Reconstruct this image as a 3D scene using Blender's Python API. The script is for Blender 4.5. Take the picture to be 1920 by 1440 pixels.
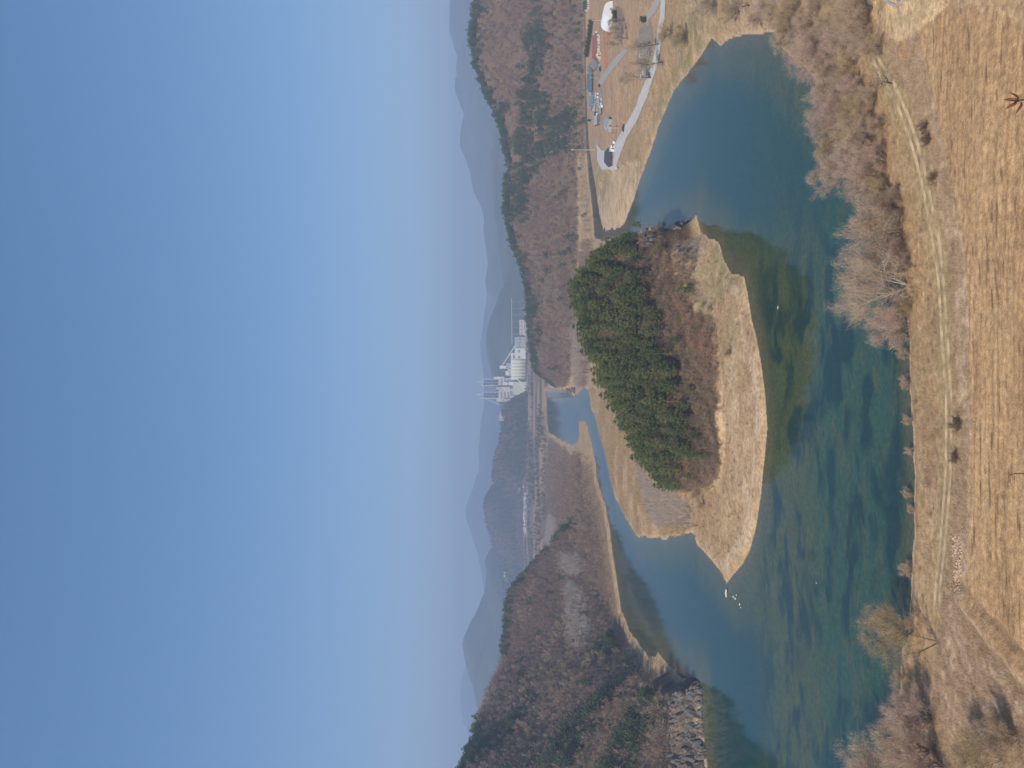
import bpy, bmesh, math, random
import numpy as np
from mathutils import Matrix, Vector

# ------------------------------------------------------------------ scene, camera, light
for o in list(bpy.data.objects):
    bpy.data.objects.remove(o)
S = bpy.context.scene
C = S.collection
H, F, V0 = 80.0, 1445.0, 950.0          # eye height over the river, focal length and horizon (photo pixels)

cam_d = bpy.data.cameras.new('camera')
cam = bpy.data.objects.new('camera', cam_d)
C.objects.link(cam)
cam_d.sensor_fit = 'HORIZONTAL'
cam_d.sensor_width = 36.0
cam_d.lens = 36.0 * F / 1920.0
cam_d.shift_x = 10.0 / 1920.0
cam_d.clip_start = 0.5
cam_d.clip_end = 60000
# the photographer held the phone on its side: picture-right is down, picture-up is to the right
cam.matrix_world = Matrix(((0, 1, 0, 0), (0, 0, -1, 0), (-1, 0, 0, H), (0, 0, 0, 1)))
S.camera = cam

SUN_EL, SUN_AZ = math.radians(43), math.radians(213)   # azimuth clockwise from +Y: behind the camera, to the left
w = bpy.data.worlds.new('World')
S.world = w
w.use_nodes = True
nt = w.node_tree
sky = nt.nodes.new('ShaderNodeTexSky')
sky.sky_type = 'NISHITA'
sky.sun_disc = False
sky.sun_elevation = SUN_EL
sky.sun_rotation = SUN_AZ
sky.altitude = 300
sky.air_density = 1.0
sky.dust_density = 0.4
sky.ozone_density = 3.5
gm = nt.nodes.new('ShaderNodeGamma'); gm.inputs['Gamma'].default_value = 0.8
hs = nt.nodes.new('ShaderNodeHueSaturation'); hs.inputs['Saturation'].default_value = 1.32; hs.inputs['Value'].default_value = 1.24
nt.links.new(sky.outputs[0], gm.inputs[0]); nt.links.new(gm.outputs[0], hs.inputs['Color'])
nt.links.new(hs.outputs[0], nt.nodes['Background'].inputs[0])
nt.nodes['Background'].inputs[1].default_value = 0.145

sun_d = bpy.data.lights.new('sun', 'SUN')
sun_d.energy = 5.0
sun_d.angle = math.radians(0.6)
sun_d.color = (1.0, 0.90, 0.745)
sun = bpy.data.objects.new('sun', sun_d)
C.objects.link(sun)
sd = Vector((math.sin(SUN_AZ) * math.cos(SUN_EL), math.cos(SUN_AZ) * math.cos(SUN_EL), math.sin(SUN_EL)))
sun.rotation_euler = sd.to_track_quat('Z', 'Y').to_euler()

vs = S.view_settings
vs.view_transform = 'Standard'
vs.look = 'None'
vs.exposure = 0.0
vs.gamma = 1.0
vs.use_curve_mapping = False
S.render.engine = 'CYCLES'
S.cycles.max_bounces = 5
S.cycles.diffuse_bounces = 2
S.cycles.glossy_bounces = 2
S.cycles.volume_bounces = 1
S.cycles.transparent_max_bounces = 8
HAZE_DENSITY = 2.6e-4
HAZE_COLOR = (0.455, 0.595, 0.85)

random.seed(7)
RNG = np.random.default_rng(7)

# ------------------------------------------------------------------ helpers: survey, noise, polygons
def W(px, py, z=0.0):
    """a point read in the photograph, at height z, as world (x, y)"""
    D = (H - z) * F / (px - V0)
    return ((720.0 - py) / F * D, D)

def WL(pts, z=0.0):
    return np.array([W(a, b, z) for a, b in pts])

def _hash(ix, iy, seed):
    h = (ix.astype(np.int64) * 374761393 + iy.astype(np.int64) * 668265263 + seed * 1442695041) & 0xFFFFFFFF
    h = ((h ^ (h >> 13)) * 1274126177) & 0xFFFFFFFF
    h = h ^ (h >> 16)
    return (h & 0xFFFFFF) / float(0xFFFFFF)

def vnoise(x, y, seed=0):
    x = np.asarray(x, float); y = np.asarray(y, float)
    ix = np.floor(x); iy = np.floor(y)
    fx = x - ix; fy = y - iy
    fx = fx * fx * (3 - 2 * fx); fy = fy * fy * (3 - 2 * fy)
    a = _hash(ix, iy, seed); b = _hash(ix + 1, iy, seed)
    c = _hash(ix, iy + 1, seed); d = _hash(ix + 1, iy + 1, seed)
    return (a * (1 - fx) + b * fx) * (1 - fy) + (c * (1 - fx) + d * fx) * fy

def fbm(x, y, sx, sy=None, octv=4, seed=0):
    sy = sy or sx
    x = np.asarray(x, float) / sx; y = np.asarray(y, float) / sy
    t = 0; a = 0.5; n = 0
    for k in range(octv):
        t = t + a * vnoise(x, y, seed + k * 17); n += a
        x = x * 2.03 + 11.3; y = y * 2.03 - 7.1; a *= 0.5
    return t / n

def sst(a, b, x):
    t = np.clip((x - a) / (b - a), 0, 1)
    return t * t * (3 - 2 * t)

def inside(x, y, poly):
    if np.size(x) < 3000:
        P = np.asarray(poly, float); Q = np.roll(P, -1, 0)
        X = np.asarray(x, float)[..., None]; Y = np.asarray(y, float)[..., None]
        c = (P[:, 1] > Y) != (Q[:, 1] > Y)
        dy = np.where(Q[:, 1] == P[:, 1], 1e-12, Q[:, 1] - P[:, 1])
        return (c & (X < (Q[:, 0] - P[:, 0]) * (Y - P[:, 1]) / dy + P[:, 0])).sum(-1) % 2 == 1
    r = np.zeros(np.shape(x), bool)
    n = len(poly)
    for i in range(n):
        x0, y0 = poly[i]; x1, y1 = poly[(i + 1) % n]
        if y0 == y1: continue
        c = (y0 > y) != (y1 > y)
        r ^= c & (x < (x1 - x0) * (y - y0) / (y1 - y0) + x0)
    return r

def seg_dist(x, y, pts, closed=True):
    if np.size(x) < 3000:
        P = np.asarray(pts, float); Q = np.roll(P, -1, 0)
        if not closed: P, Q = P[:-1], Q[:-1]
        x = np.asarray(x, float)[..., None]; y = np.asarray(y, float)[..., None]
        dx, dy = Q[:, 0] - P[:, 0], Q[:, 1] - P[:, 1]
        t = np.clip(((x - P[:, 0]) * dx + (y - P[:, 1]) * dy) / (dx * dx + dy * dy + 1e-9), 0, 1)
        return np.sqrt(((x - P[:, 0] - t * dx) ** 2 + (y - P[:, 1] - t * dy) ** 2).min(-1))
    d2 = np.full(np.shape(x), 1e18)
    n = len(pts)
    for i in range(n if closed else n - 1):
        x0, y0 = pts[i]; x1, y1 = pts[(i + 1) % n]
        dx, dy = x1 - x0, y1 - y0
        L = dx * dx + dy * dy + 1e-9
        t = np.clip(((x - x0) * dx + (y - y0) * dy) / L, 0, 1)
        d2 = np.minimum(d2, (x - x0 - t * dx) ** 2 + (y - y0 - t * dy) ** 2)
    return np.sqrt(d2)

# ------------------------------------------------------------------ the river, read along its banks at water level
NEAR_BANK = [(1668, 1750), (1676, 1560), (1684, 1440), (1688, 1370), (1689, 1315), (1689, 1256), (1692, 1223), (1701, 1205), (1707, 1119),
    (1710, 1058), (1711, 1031), (1715, 1007), (1715, 959), (1711, 894), (1712, 864), (1716, 820), (1711, 777), (1707, 711),
    (1704, 645), (1698, 593), (1690, 540), (1672, 470), (1652, 400), (1628, 330), (1592, 250), (1562, 190), (1535, 150),
    (1492, 112), (1467, 94), (1458, 76), (1456, 63), (1439, 56), (1430, 63), (1399, 63), (1372, 70), (1351, 84), (1334, 74),
    (1322, 92), (1307, 118), (1275, 151), (1253, 192), (1235, 238), (1220, 284), (1212, 307), (1199, 337), (1186, 381), (1172, 416), (1158, 430),
    (1140, 434), (1131, 430), (1128, 440)]
PENINSULA = [(1131, 452), (1150, 446), (1190, 436), (1240, 426), (1280, 417), (1300, 411), (1306, 403), (1311, 427), (1314, 440), (1338, 447),
    (1349, 453), (1360, 490), (1373, 512), (1395, 523), (1402, 552), (1410, 595), (1417, 624), (1426, 678), (1435, 744), (1439, 799),
    (1435, 853), (1430, 895), (1426, 933), (1417, 992), (1406, 1032), (1393, 1060), (1371, 1084), (1362, 1090), (1351, 1077), (1342, 1060),
    (1325, 1042), (1307, 1021), (1301, 1001), (1283, 1001), (1261, 1007), (1220, 1010), (1194, 1007), (1177, 977), (1168, 959),
    (1155, 933), (1146, 900), (1141, 864), (1129, 831), (1122, 799), (1109, 766), (1106, 733), (1100, 727), (1092, 727)]
FAR_POOL = [(1077, 742), (1067, 737), (1059, 731), (1040, 729), (1027, 727), (1023, 737), (1024, 777), (1028, 810), (1041, 818), (1059, 829),
    (1072, 836), (1083, 828), (1087, 816), (1085, 792), (1095, 786), (1102, 801), (1109, 831), (1116, 864), (1118, 894), (1124, 916),
    (1135, 948), (1143, 992), (1148, 1036), (1155, 1080), (1160, 1112), (1165, 1147), (1181, 1184), (1201, 1210), (1214, 1234),
    (1234, 1228), (1250, 1241), (1267, 1256), (1277, 1270), (1297, 1274), (1312, 1285), (1316, 1322), (1318, 1377), (1327, 1440),
    (1332, 1560), (1340, 1750)]
RIVER = WL(NEAR_BANK + PENINSULA + FAR_POOL)
CREEK = WL([(1131, 430), (1124, 400), (1119, 360), (1112, 320), (1106, 280), (1102, 220), (1100, 150), (1099, 60), (1099, -80),
    (1095.5, -80), (1095.5, 60), (1096, 150), (1097, 220), (1099, 280), (1103, 330), (1108, 370), (1112, 410), (1114, 445), (1131, 452), (1140, 440)])
# hand-read edges are polylines: jitter them into a natural shore
def rough_line(P, step, amp, seed):
    out = []
    for i in range(len(P)):
        a = P[i]; b = P[(i + 1) % len(P)]
        L = np.hypot(*(b - a)); n = max(1, int(L / step))
        n = min(n, 12)
        for k in range(n):
            p = a + (b - a) * k / n
            am = min(amp * max(p[1] / 300.0, .85), 4.0)
            out.append((p[0] + (float(fbm(p[0], p[1], 9, octv=3, seed=seed)) - .5) * 2 * am,
                        p[1] + (float(fbm(p[0], p[1], 9, octv=3, seed=seed + 5)) - .5) * 2 * am))
    return np.array(out)
RIVER_E = rough_line(RIVER, 6.0, 1.6, 3)

def shore(x, y):
    """signed distance to the water's edge: positive on land"""
    shp = np.shape(x); x = np.ravel(x); y = np.ravel(y)
    out = np.full(x.shape, 400.0)
    near = (y < 1700)
    for s in range(0, len(x), 60000):
        sl = slice(s, s + 60000)
        m = near[sl]
        if not m.any(): continue
        xx = x[sl][m]; yy = y[sl][m]
        d = np.minimum(seg_dist(xx, yy, RIVER_E), seg_dist(xx, yy, CREEK))
        wet = inside(xx, yy, RIVER_E) | inside(xx, yy, CREEK)
        o = out[sl].copy(); o[m] = np.where(wet, -d, d); out[sl] = o
    return out.reshape(shp)

# ------------------------------------------------------------------ hills: foot, crest and back by bearing
def hill_table(rows, trees):
    """rows: (py, v of the skyline, foot distance, crest distance, back distance)"""
    rows = sorted(rows, key=lambda r: -r[0])
    s = np.array([(720 - r[0]) / F for r in rows])
    zc = np.array([max(0.0, H - (r[1] - V0) / F * r[3] - trees) for r in rows])
    return s, zc, np.array([r[2] for r in rows], float), np.array([r[3] for r in rows], float), np.array([r[4] for r in rows], float)

RIGHT_HILL = hill_table([(-700, 840, 860, 1040, 1500), (-300, 858, 840, 1020, 1400), (0, 888, 808, 1000, 1300), (80, 876, 806, 1000, 1300),
    (120, 884, 804, 990, 1300), (180, 905, 800, 985, 1300), (240, 934, 797, 970, 1300), (300, 947, 795, 965, 1300), (400, 942, 792, 965, 1300),
    (450, 955, 790, 970, 1300), (500, 975, 790, 985, 1300), (560, 988, 800, 1000, 1300), (600, 985, 815, 1020, 1300), (650, 992, 835, 1050, 1320),
    (690, 1000, 855, 1080, 1340), (715, 1014, 880, 1110, 1340), (735, 1034, 905, 1140, 1330), (748, 1060, 930, 1150, 1320), (760, 1100, 950, 1150, 1320)], 9)
LEFT_HILL = hill_table([(960, 1090, 680, 760, 900), (1000, 1043, 650, 770, 950), (1030, 1020, 630, 800, 1050), (1075, 980, 610, 850, 1150), (1105, 957, 600, 850, 1200),
    (1140, 945, 570, 830, 1200), (1190, 941, 500, 795, 1200), (1230, 936, 440, 760, 1200), (1289, 912, 365, 700, 1150), (1344, 893, 340, 640, 1100), (1383, 884, 328, 600, 1050),
    (1440, 854, 314, 540, 1000), (1600, 815, 312, 480, 900), (1900, 780, 330, 450, 850)], 8)
KNOB = hill_table([(725, 1000, 2370, 2550, 3000), (738, 984, 2370, 2550, 3000), (752, 955, 2370, 2580, 3000), (765, 945, 2370, 2610, 3075), (787, 941, 2370, 2625, 3075),
    (808, 942, 2385, 2625, 3075), (830, 938, 2400, 2670, 3150), (864, 927, 2430, 2760, 3300), (894, 925, 2520, 2850, 3450), (907, 930, 2625, 2970, 3450), (930, 945, 2700, 3000, 3450), (960, 985, 2850, 3000, 3450)], 8)
BACK_HILL = hill_table([(890, 975, 2842, 3262, 4060), (907, 927, 2842, 3262, 4060), (931, 912, 2842, 3262, 4060), (948, 909, 2842, 3262, 4060), (981, 912, 2842, 3262, 4060),
    (1014, 921, 2842, 3262, 4060), (1050, 938, 2842, 3262, 4060), (1120, 946, 2842, 3262, 4060), (1250, 950, 2842, 3262, 4060), (1500, 950, 2842, 3262, 4060)], 8)
PINE_HILL = hill_table([(404, 1330, 316, 328, 380), (414, 1205, 314, 330, 400), (440, 1160, 308, 332, 430), (470, 1120, 302, 335, 445), (500, 1092, 297, 337, 450), (530, 1079, 292, 335, 450),
    (560, 1076, 286, 332, 450), (600, 1085, 281, 327, 450), (650, 1100, 276, 319, 445), (700, 1118, 273, 310, 440), (750, 1150, 270, 302, 430),
    (790, 1172, 268, 298, 425), (840, 1196, 269, 295, 415), (890, 1235, 273, 293, 400), (930, 1300, 290, 310, 380)], 10.5)

def hill_h(x, y, T, base, pw=1.0):
    s, zc, yb, yc, yk = T
    q = x / np.maximum(y, 1)
    Z = np.interp(q, s, zc, left=zc[0], right=zc[-1])
    B = np.interp(q, s, yb); K = np.interp(q, s, yc); E = np.interp(q, s, yk)
    t = np.clip((y - B) / (K - B), 0, 1)
    up = np.clip(1.12 * t - 0.12 * t ** 3, 0, 1) * sst(0, 0.14, t) * (0.62 + 0.38 * t)
    dn = 1 - sst(0, 1, (y - K) / (E - K))
    return np.maximum(Z - base, 0) * np.where(y < K, up, dn), t

SAND = WL([(1205, 300), (1186, 384), (1172, 418), (1150, 436), (1131, 432), (1122, 400), (1126, 350), (1140, 325), (1170, 310)])
FIELD = WL([(1717, 44), (1732, 131), (1752, 219), (1767, 284), (1782, 344), (1793, 409), (1802, 475), (1806, 562), (1808, 624), (1811, 733),
    (1813, 842), (1813, 959), (1808, 1025), (1806, 1112), (1800, 1138), (1828, 1169), (1872, 1212), (1915, 1260), (2010, 1370), (2110, 1370), (2110, 0), (1920, 70), (1880, 20), (1790, 8)], 3.8)
BERM = WL([(1786, 1120), (1800, 1134), (1828, 1166), (1872, 1210), (1915, 1258), (2000, 1350)], 3.8)
CLIFF_L = WL([(1260, 1256), (1300, 1268), (1330, 1300), (1335, 1800), (1250, 1800), (1250, 1440)])

def terrain(x, y, full=False):
    x = np.asarray(x, float); y = np.asarray(y, float)
    d = shore(x, y)
    dl = np.maximum(d, 0)
    nz = fbm(x, y, 26, octv=4, seed=21)
    land = 0.12 + 1.1 * sst(0, 4, dl) + 1.9 * sst(3, 26, dl) + (nz - .5) * 1.2 * sst(2, 14, dl)
    # low sand bar
    sb = inside(x, y, SAND)
    land = np.where(sb, 0.12 + 0.8 * sst(0, 12, dl) + (nz - .5) * .3 * sst(0, 5, dl), land)
    land = land + np.clip((y - 1450) * 0.0075, 0, 14)
    near = 1 - sst(150, 180, y)
    land = land + 0.8 * near * sst(22, 40, dl)
    # ploughed field: furrows run along the valley, a berm closes it on the left
    jx = (fbm(x, y, 5, octv=3, seed=35) - .5) * 4.0
    infl = (y < 260) & inside(x + jx, y + jx * .6, FIELD)
    bd = seg_dist(x, y, BERM, closed=False)
    curve = y + 0.0016 * (x + 5) ** 2 + 7.0 * sst(-30, -75, x) * ((-x - 30) / 45.0) + 1.6 * (fbm(x, y, 45, 20, 2, 61) - .5)
    fur = 0.02 * np.sin(curve * 2 * math.pi / 1.25 + 5 * fbm(x, y, 12, 5, 2, 43)) + 0.16 * (fbm(x + 3 * np.sin(y), curve, 10, .9, 4, 41) - .5) \
        + 0.28 * (fbm(x, curve, 22, 1.9, 3, 47) - .5)
    land = land + np.where(infl & (bd > 4), fur, 0.0)
    land = land + 0.55 * np.exp(-(bd / 1.0) ** 2) - 0.35 * np.exp(-((bd - 2.6) / 0.9) ** 2) * (y < 260)
    fld = infl
    cl = inside(x, y, CLIFF_L)
    land = land + np.where(cl, 8.5 * sst(0.5, 7, dl) * (0.75 + 0.5 * fbm(x, y, 9, octv=3, seed=5)), 0)
    tops = []
    for T, base, amp, sc, dmin in ((RIGHT_HILL, 4, .22, 60, 0), (LEFT_HILL, 4, .2, 55, 0), (KNOB, 10, .1, 110, 0), (BACK_HILL, 16, .15, 160, 0), (PINE_HILL, 3, .1, 25, 8)):
        hh, t = hill_h(x, y, T, base)
        n = fbm(x, y, sc, octv=4, seed=int(sc))
        hh = hh * (1 + amp * 2 * (n - .5) * (1 - 0.75 * t))
        if dmin: hh = hh * sst(0, dmin, dl)
        else: hh = hh * sst(0, 25, dl)
        tops.append(hh)
    land = land + np.maximum.reduce(tops)
    deep = np.maximum(-d, 0)
    bed = -0.10 - 0.14 * np.minimum(deep, 10) - 0.05 * np.clip(deep - 10, 0, 30) + (fbm(x, y, 14, 7, 3, 77) - .5) * .5 * sst(1, 6, deep)
    z = np.where(d > 0, land, bed)
    if full:
        return z, d, tops, fld, bd
    return z

def G(px, py):
    """where the sight line through a photo point meets the terrain"""
    k = np.linspace(0, 1, 420)
    D = 100 * (24.0 ** k)
    dx = (720.0 - py) / F; dz = -(px - V0) / F
    z = terrain(dx * D, D)
    ray = H + dz * D
    hit = np.nonzero(ray <= z)[0]
    i = hit[0] if len(hit) else len(D) - 1
    if i > 0:
        a = ray[i - 1] - z[i - 1]; b = ray[i] - z[i]
        t = a / (a - b + 1e-9)
        Dm = D[i - 1] + (D[i] - D[i - 1]) * t
    else:
        Dm = D[0]
    return Vector((dx * Dm, Dm, float(terrain(np.array([dx * Dm]), np.array([Dm]))[0])))

def tz(x, y):
    return float(terrain(np.array([x]), np.array([y]))[0])

# ------------------------------------------------------------------ objects and materials
def link(o, parent=None):
    C.objects.link(o)
    if parent is not None: o.parent = parent
    return o

def tag(o, label=None, cat=None, group=None, kind=None):
    if label: o['label'] = label
    if cat: o['category'] = cat
    if group: o['group'] = group
    if kind: o['kind'] = kind
    return o

def empty(name, loc, rz=0.0, label=None, cat=None, group=None):
    o = bpy.data.objects.new(name, None)
    o.empty_display_size = 0.5
    o.location = loc; o.rotation_euler = (0, 0, rz)
    link(o)
    return tag(o, label, cat, group)

def mesh_np(name, V, Fc, mat=None, smooth=False):
    me = bpy.data.meshes.new(name)
    V = np.asarray(V, np.float32)
    Fc = np.asarray(Fc, np.int32)
    k = Fc.shape[1]
    me.vertices.add(len(V)); me.vertices.foreach_set('co', V.ravel())
    me.loops.add(Fc.size); me.loops.foreach_set('vertex_index', Fc.ravel())
    me.polygons.add(len(Fc))
    me.polygons.foreach_set('loop_start', np.arange(0, Fc.size, k, dtype=np.int32))
    me.polygons.foreach_set('loop_total', np.full(len(Fc), k, np.int32))
    me.polygons.foreach_set('use_smooth', np.full(len(Fc), smooth))
    me.update(calc_edges=True)
    if mat: me.materials.append(mat)
    return me

class MB:
    """collects faces of one part"""
    def __init__(s): s.v = []; s.f = []
    def quad(s, *p):
        n = len(s.v); s.v += [tuple(q) for q in p]; s.f.append(tuple(range(n, n + len(p))))
    def box(s, x0, x1, y0, y1, z0, z1):
        n = len(s.v)
        s.v += [(x0, y0, z0), (x1, y0, z0), (x1, y1, z0), (x0, y1, z0), (x0, y0, z1), (x1, y0, z1), (x1, y1, z1), (x0, y1, z1)]
        for q in ((0, 3, 2, 1), (4, 5, 6, 7), (0, 1, 5, 4), (1, 2, 6, 5), (2, 3, 7, 6), (3, 0, 4, 7)): s.f.append(tuple(n + i for i in q))
        return s
    def tube(s, p0, p1, r0, r1, k=6, cap=True):
        p0 = Vector(p0); p1 = Vector(p1); d = (p1 - p0)
        if d.length < 1e-6: return s
        d.normalize()
        a = d.cross(Vector((0, 0, 1)) if abs(d.z) < .9 else Vector((1, 0, 0))).normalized(); b = d.cross(a)
        n = len(s.v)
        for p, r in ((p0, r0), (p1, r1)):
            for i in range(k):
                t = 2 * math.pi * i / k
                s.v.append(tuple(p + (a * math.cos(t) + b * math.sin(t)) * r))
        for i in range(k):
            j = (i + 1) % k
            s.f.append((n + i, n + j, n + k + j, n + k + i))
        if cap:
            s.f.append(tuple(n + k - 1 - i for i in range(k))); s.f.append(tuple(n + k + i for i in range(k)))
        return s
    def mesh(s, name, mat, smooth=False):
        me = bpy.data.meshes.new(name); me.from_pydata(s.v, [], s.f); me.update()
        if smooth: me.polygons.foreach_set('use_smooth', [True] * len(me.polygons))
        me.materials.append(mat); return me
    def build(s, name, mat, parent=None, smooth=False):
        return link(bpy.data.objects.new(name, s.mesh(name, mat, smooth)), parent)

def mat(name, col, rough=0.85, var=0.12, scale=1.5, spec=0.25, rnd=None, bump=0.0, metal=0.0, trans=0.0, big=0.0):
    """rough painted / natural surface; var: small blotches, rnd: second colour mixed by each copy's own random number"""
    m = bpy.data.materials.new(name); m.use_nodes = True
    t = m.node_tree; b = t.nodes['Principled BSDF']
    b.inputs['Roughness'].default_value = rough
    b.inputs['Metallic'].default_value = metal
    b.inputs['Specular IOR Level'].default_value = spec
    src = t.nodes.new('ShaderNodeRGB'); src.outputs[0].default_value = (*col, 1)
    out = src.outputs[0]
    if rnd is not None:
        oi = t.nodes.new('ShaderNodeObjectInfo')
        mx = t.nodes.new('ShaderNodeMix'); mx.data_type = 'RGBA'
        t.links.new(oi.outputs['Random'], mx.inputs['Factor'])
        t.links.new(out, mx.inputs['A']); mx.inputs['B'].default_value = (*rnd, 1)
        out = mx.outputs['Result']
    if var:
        tc = t.nodes.new('ShaderNodeTexCoord')
        n = t.nodes.new('ShaderNodeTexNoise'); n.inputs['Scale'].default_value = scale; n.inputs['Detail'].default_value = 4
        t.links.new(tc.outputs['Object'], n.inputs['Vector'])
        mr = t.nodes.new('ShaderNodeMapRange')
        mr.inputs['From Min'].default_value = .3; mr.inputs['From Max'].default_value = .7
        mr.inputs['To Min'].default_value = 1 - var; mr.inputs['To Max'].default_value = 1 + var
        t.links.new(n.outputs['Fac'], mr.inputs['Value'])
        vm = t.nodes.new('ShaderNodeVectorMath'); vm.operation = 'SCALE'
        t.links.new(out, vm.inputs[0]); t.links.new(mr.outputs[0], vm.inputs['Scale'])
        out = vm.outputs[0]
        if bump:
            bp = t.nodes.new('ShaderNodeBump'); bp.inputs['Strength'].default_value = bump; bp.inputs['Distance'].default_value = .3
            t.links.new(n.outputs['Fac'], bp.inputs['Height']); t.links.new(bp.outputs[0], b.inputs['Normal'])
    t.links.new(out, b.inputs['Base Color'])
    if trans:
        tr = t.nodes.new('ShaderNodeBsdfTranslucent'); t.links.new(out, tr.inputs[0])
        ms = t.nodes.new('ShaderNodeMixShader'); ms.inputs[0].default_value = trans
        t.links.new(b.outputs[0], ms.inputs[1]); t.links.new(tr.outputs[0], ms.inputs[2])
        t.links.new(ms.outputs[0], t.nodes['Material Output'].inputs[0])
    return m
#PART2
# ------------------------------------------------------------------ ground sheet
TRACK_C = [(1628, 95), (1648, 130), (1671, 168), (1690, 219), (1708, 273), (1721, 315), (1734, 377), (1745, 431), (1752, 475), (1757, 541), (1759, 606), (1762, 646),
    (1769, 733), (1769, 799), (1767, 886), (1766, 916), (1760, 981), (1754, 1025), (1747, 1091), (1742, 1150)]
TRACK_W = WL(TRACK_C, 3.3)
LOOP_W = WL([(1625, -40), (1645, 5), (1662, 30), (1682, 42), (1708, 34), (1732, 12), (1770, -20)], 3.6)
ROAD_L = [(1118, 268), (1128, 282), (1146, 282), (1158, 258), (1177, 227), (1193, 199), (1198, 184), (1208, 156), (1220, 128), (1228, 94), (1232, 56), (1236, 36), (1240, -40), (1242, -160)]
ROAD_R = [(1120, 300), (1128, 318), (1153, 318), (1174, 258), (1195, 227), (1206, 199), (1213, 184), (1221, 156), (1231, 128), (1237, 94), (1241, 56), (1245, 36), (1250, -40), (1252, -160)]

def make_ground():
    ys = [97.0]
    while ys[-1] < 12000:
        y = ys[-1]
        st = 0.22 if y < 152 else 0.5 if y < 260 else 1.0 if y < 420 else 1.6 if y < 700 else 2.6 if y < 1250 else 8 if y < 3500 else y * .014
        ys.append(y + st)
    ys = np.array(ys)
    sx = np.linspace(-0.74, 0.74, 520)
    X = ys[:, None] * sx[None, :]
    Y = np.repeat(ys[:, None], len(sx), 1)
    Z, d, tops, fld, bd = terrain(X, Y, True)
    n, m = X.shape
    V = np.stack([X, Y, Z], -1).reshape(-1, 3)
    i = np.arange(n - 1)[:, None] * m + np.arange(m - 1)[None, :]
    Fc = np.stack([i, i + 1, i + m + 1, i + m], -1).reshape(-1, 4)
    # -- surface colours: soil, grass and sand; shade among pines and water tint on the bed painted in
    wob = lambda s, a, sd: (fbm(X, Y, s, octv=3, seed=sd) - .5) * 2 * a
    xj = X + wob(7, 3.0, 101); yj = Y + wob(7, 3.0, 131)
    col = np.zeros((n, m, 3))
    g1 = fbm(X, Y, 18, octv=5, seed=201)[..., None]; g2 = fbm(X, Y, 5, octv=4, seed=233)[..., None]
    g3 = fbm(X, Y, 90, octv=3, seed=251)[..., None]
    A = np.array
    mix = lambda a, b, t: a * (1 - t) + b * t
    col[:] = mix(mix(A([.42, .295, .175]), A([.49, .36, .23]), np.clip(g1 * 2.4 - .7, 0, 1)), A([.37, .275, .195]), np.clip(g2 * 2.5 - .95, 0, 1) * .6)
    def put(mask, c, t=1.0):
        mk = (mask.astype(float) * t)[..., None] if not isinstance(t, np.ndarray) else (mask * t)[..., None]
        col[:] = col * (1 - mk) + np.asarray(c) * mk
    # far plain: mixed fields and scrub
    far = Y > 1440
    cell = _hash(np.floor((X + 0.2 * Y) / 90), np.floor(Y / 110), 9)
    put(far, [.20, .15, .11]); put(far & (cell > .62), [.36, .24, .16]); put(far & (cell < .18), [.12, .13, .09])
    # woodland floor under the hills
    hillm = sst(1.0, 5.0, np.maximum(tops[0], np.maximum(tops[1], np.maximum(tops[2], tops[3]))))
    litter = mix(A([.15, .105, .075]), A([.21, .15, .105]), g1) * np.where(Y > 1445, .55, 1.0)[..., None]
    col[:] = col * (1 - hillm[..., None]) + litter * hillm[..., None]
    put(inside(X, Y, CLIFF_L) & (d > 0), [.17, .135, .11]); put(inside(X, Y, CLIFF_L) & (d > 0) & (g2[..., 0] > .5), [.11, .09, .08], .8)
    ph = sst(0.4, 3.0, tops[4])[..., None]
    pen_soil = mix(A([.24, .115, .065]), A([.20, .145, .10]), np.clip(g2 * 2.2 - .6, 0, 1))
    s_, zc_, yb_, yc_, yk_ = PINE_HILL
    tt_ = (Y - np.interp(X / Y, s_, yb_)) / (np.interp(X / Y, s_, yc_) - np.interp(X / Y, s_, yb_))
    pen_soil = mix(pen_soil, A([.10, .075, .05]), sst(.25, .6, tt_ + (720 - X / Y * F - 650) * -.0 + np.clip(((720 - X / Y * F) - 560) / 700, -.2, .4))[..., None])  # soil darkened up the slope: shade in the stand's gaps painted in
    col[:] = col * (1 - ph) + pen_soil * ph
    # left-bank flats are wooded scrub
    LB = WL([(1115, 880), (1145, 1000), (1160, 1110), (1205, 1225), (1240, 1240), (1290, 1290), (1040, 1290), (1040, 1000), (1030, 900), (1030, 800), (1070, 850)])
    put(inside(xj, yj, LB) & (d > 7), [.20, .145, .105], .85)
    # reed flats behind the pines, sand at the water's edge
    REED = WL([(1108, 728), (1126, 800), (1146, 866), (1150, 900), (1172, 960), (1200, 1005), (1300, 1002), (1305, 960), (1240, 925), (1190, 845), (1140, 760)])
    put(inside(xj, yj, REED), [.50, .36, .235], .8)
    edge = (1 - sst(0.5, 3.2, d + wob(4, 1.2, 71))) * (d > 0)
    put(d > 0, [.52, .39, .265], np.clip(edge, 0, 1) * .8)
    sandn = np.clip(g1[..., 0] * 3 - 1.0, 0, 1)
    put(inside(xj, yj, SAND), [.60, .455, .31]); put(inside(xj, yj, SAND) & (d > 22), [.40, .29, .17], .8 * sandn)
    PBEACH = WL([(1306, 405), (1338, 449), (1360, 492), (1395, 525), (1410, 597), (1426, 680), (1439, 800), (1430, 897), (1417, 994), (1393, 1062), (1364, 1090), (1345, 1062),
        (1352, 1000), (1372, 930), (1372, 850), (1368, 780), (1365, 700), (1355, 610), (1330, 540), (1312, 480), (1303, 425)], .8)
    inb = inside(xj, yj, PBEACH)
    put(inb, [.45, .325, .21]); put(inb & (g2[..., 0] > .53), [.52, .395, .275], .8)
    strip = inb & (np.abs(d - 5.5 - wob(12, 2, 77)) < 1.5)
    put(strip & (g1[..., 0] > .42), [.56, .46, .36], .6)
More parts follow.
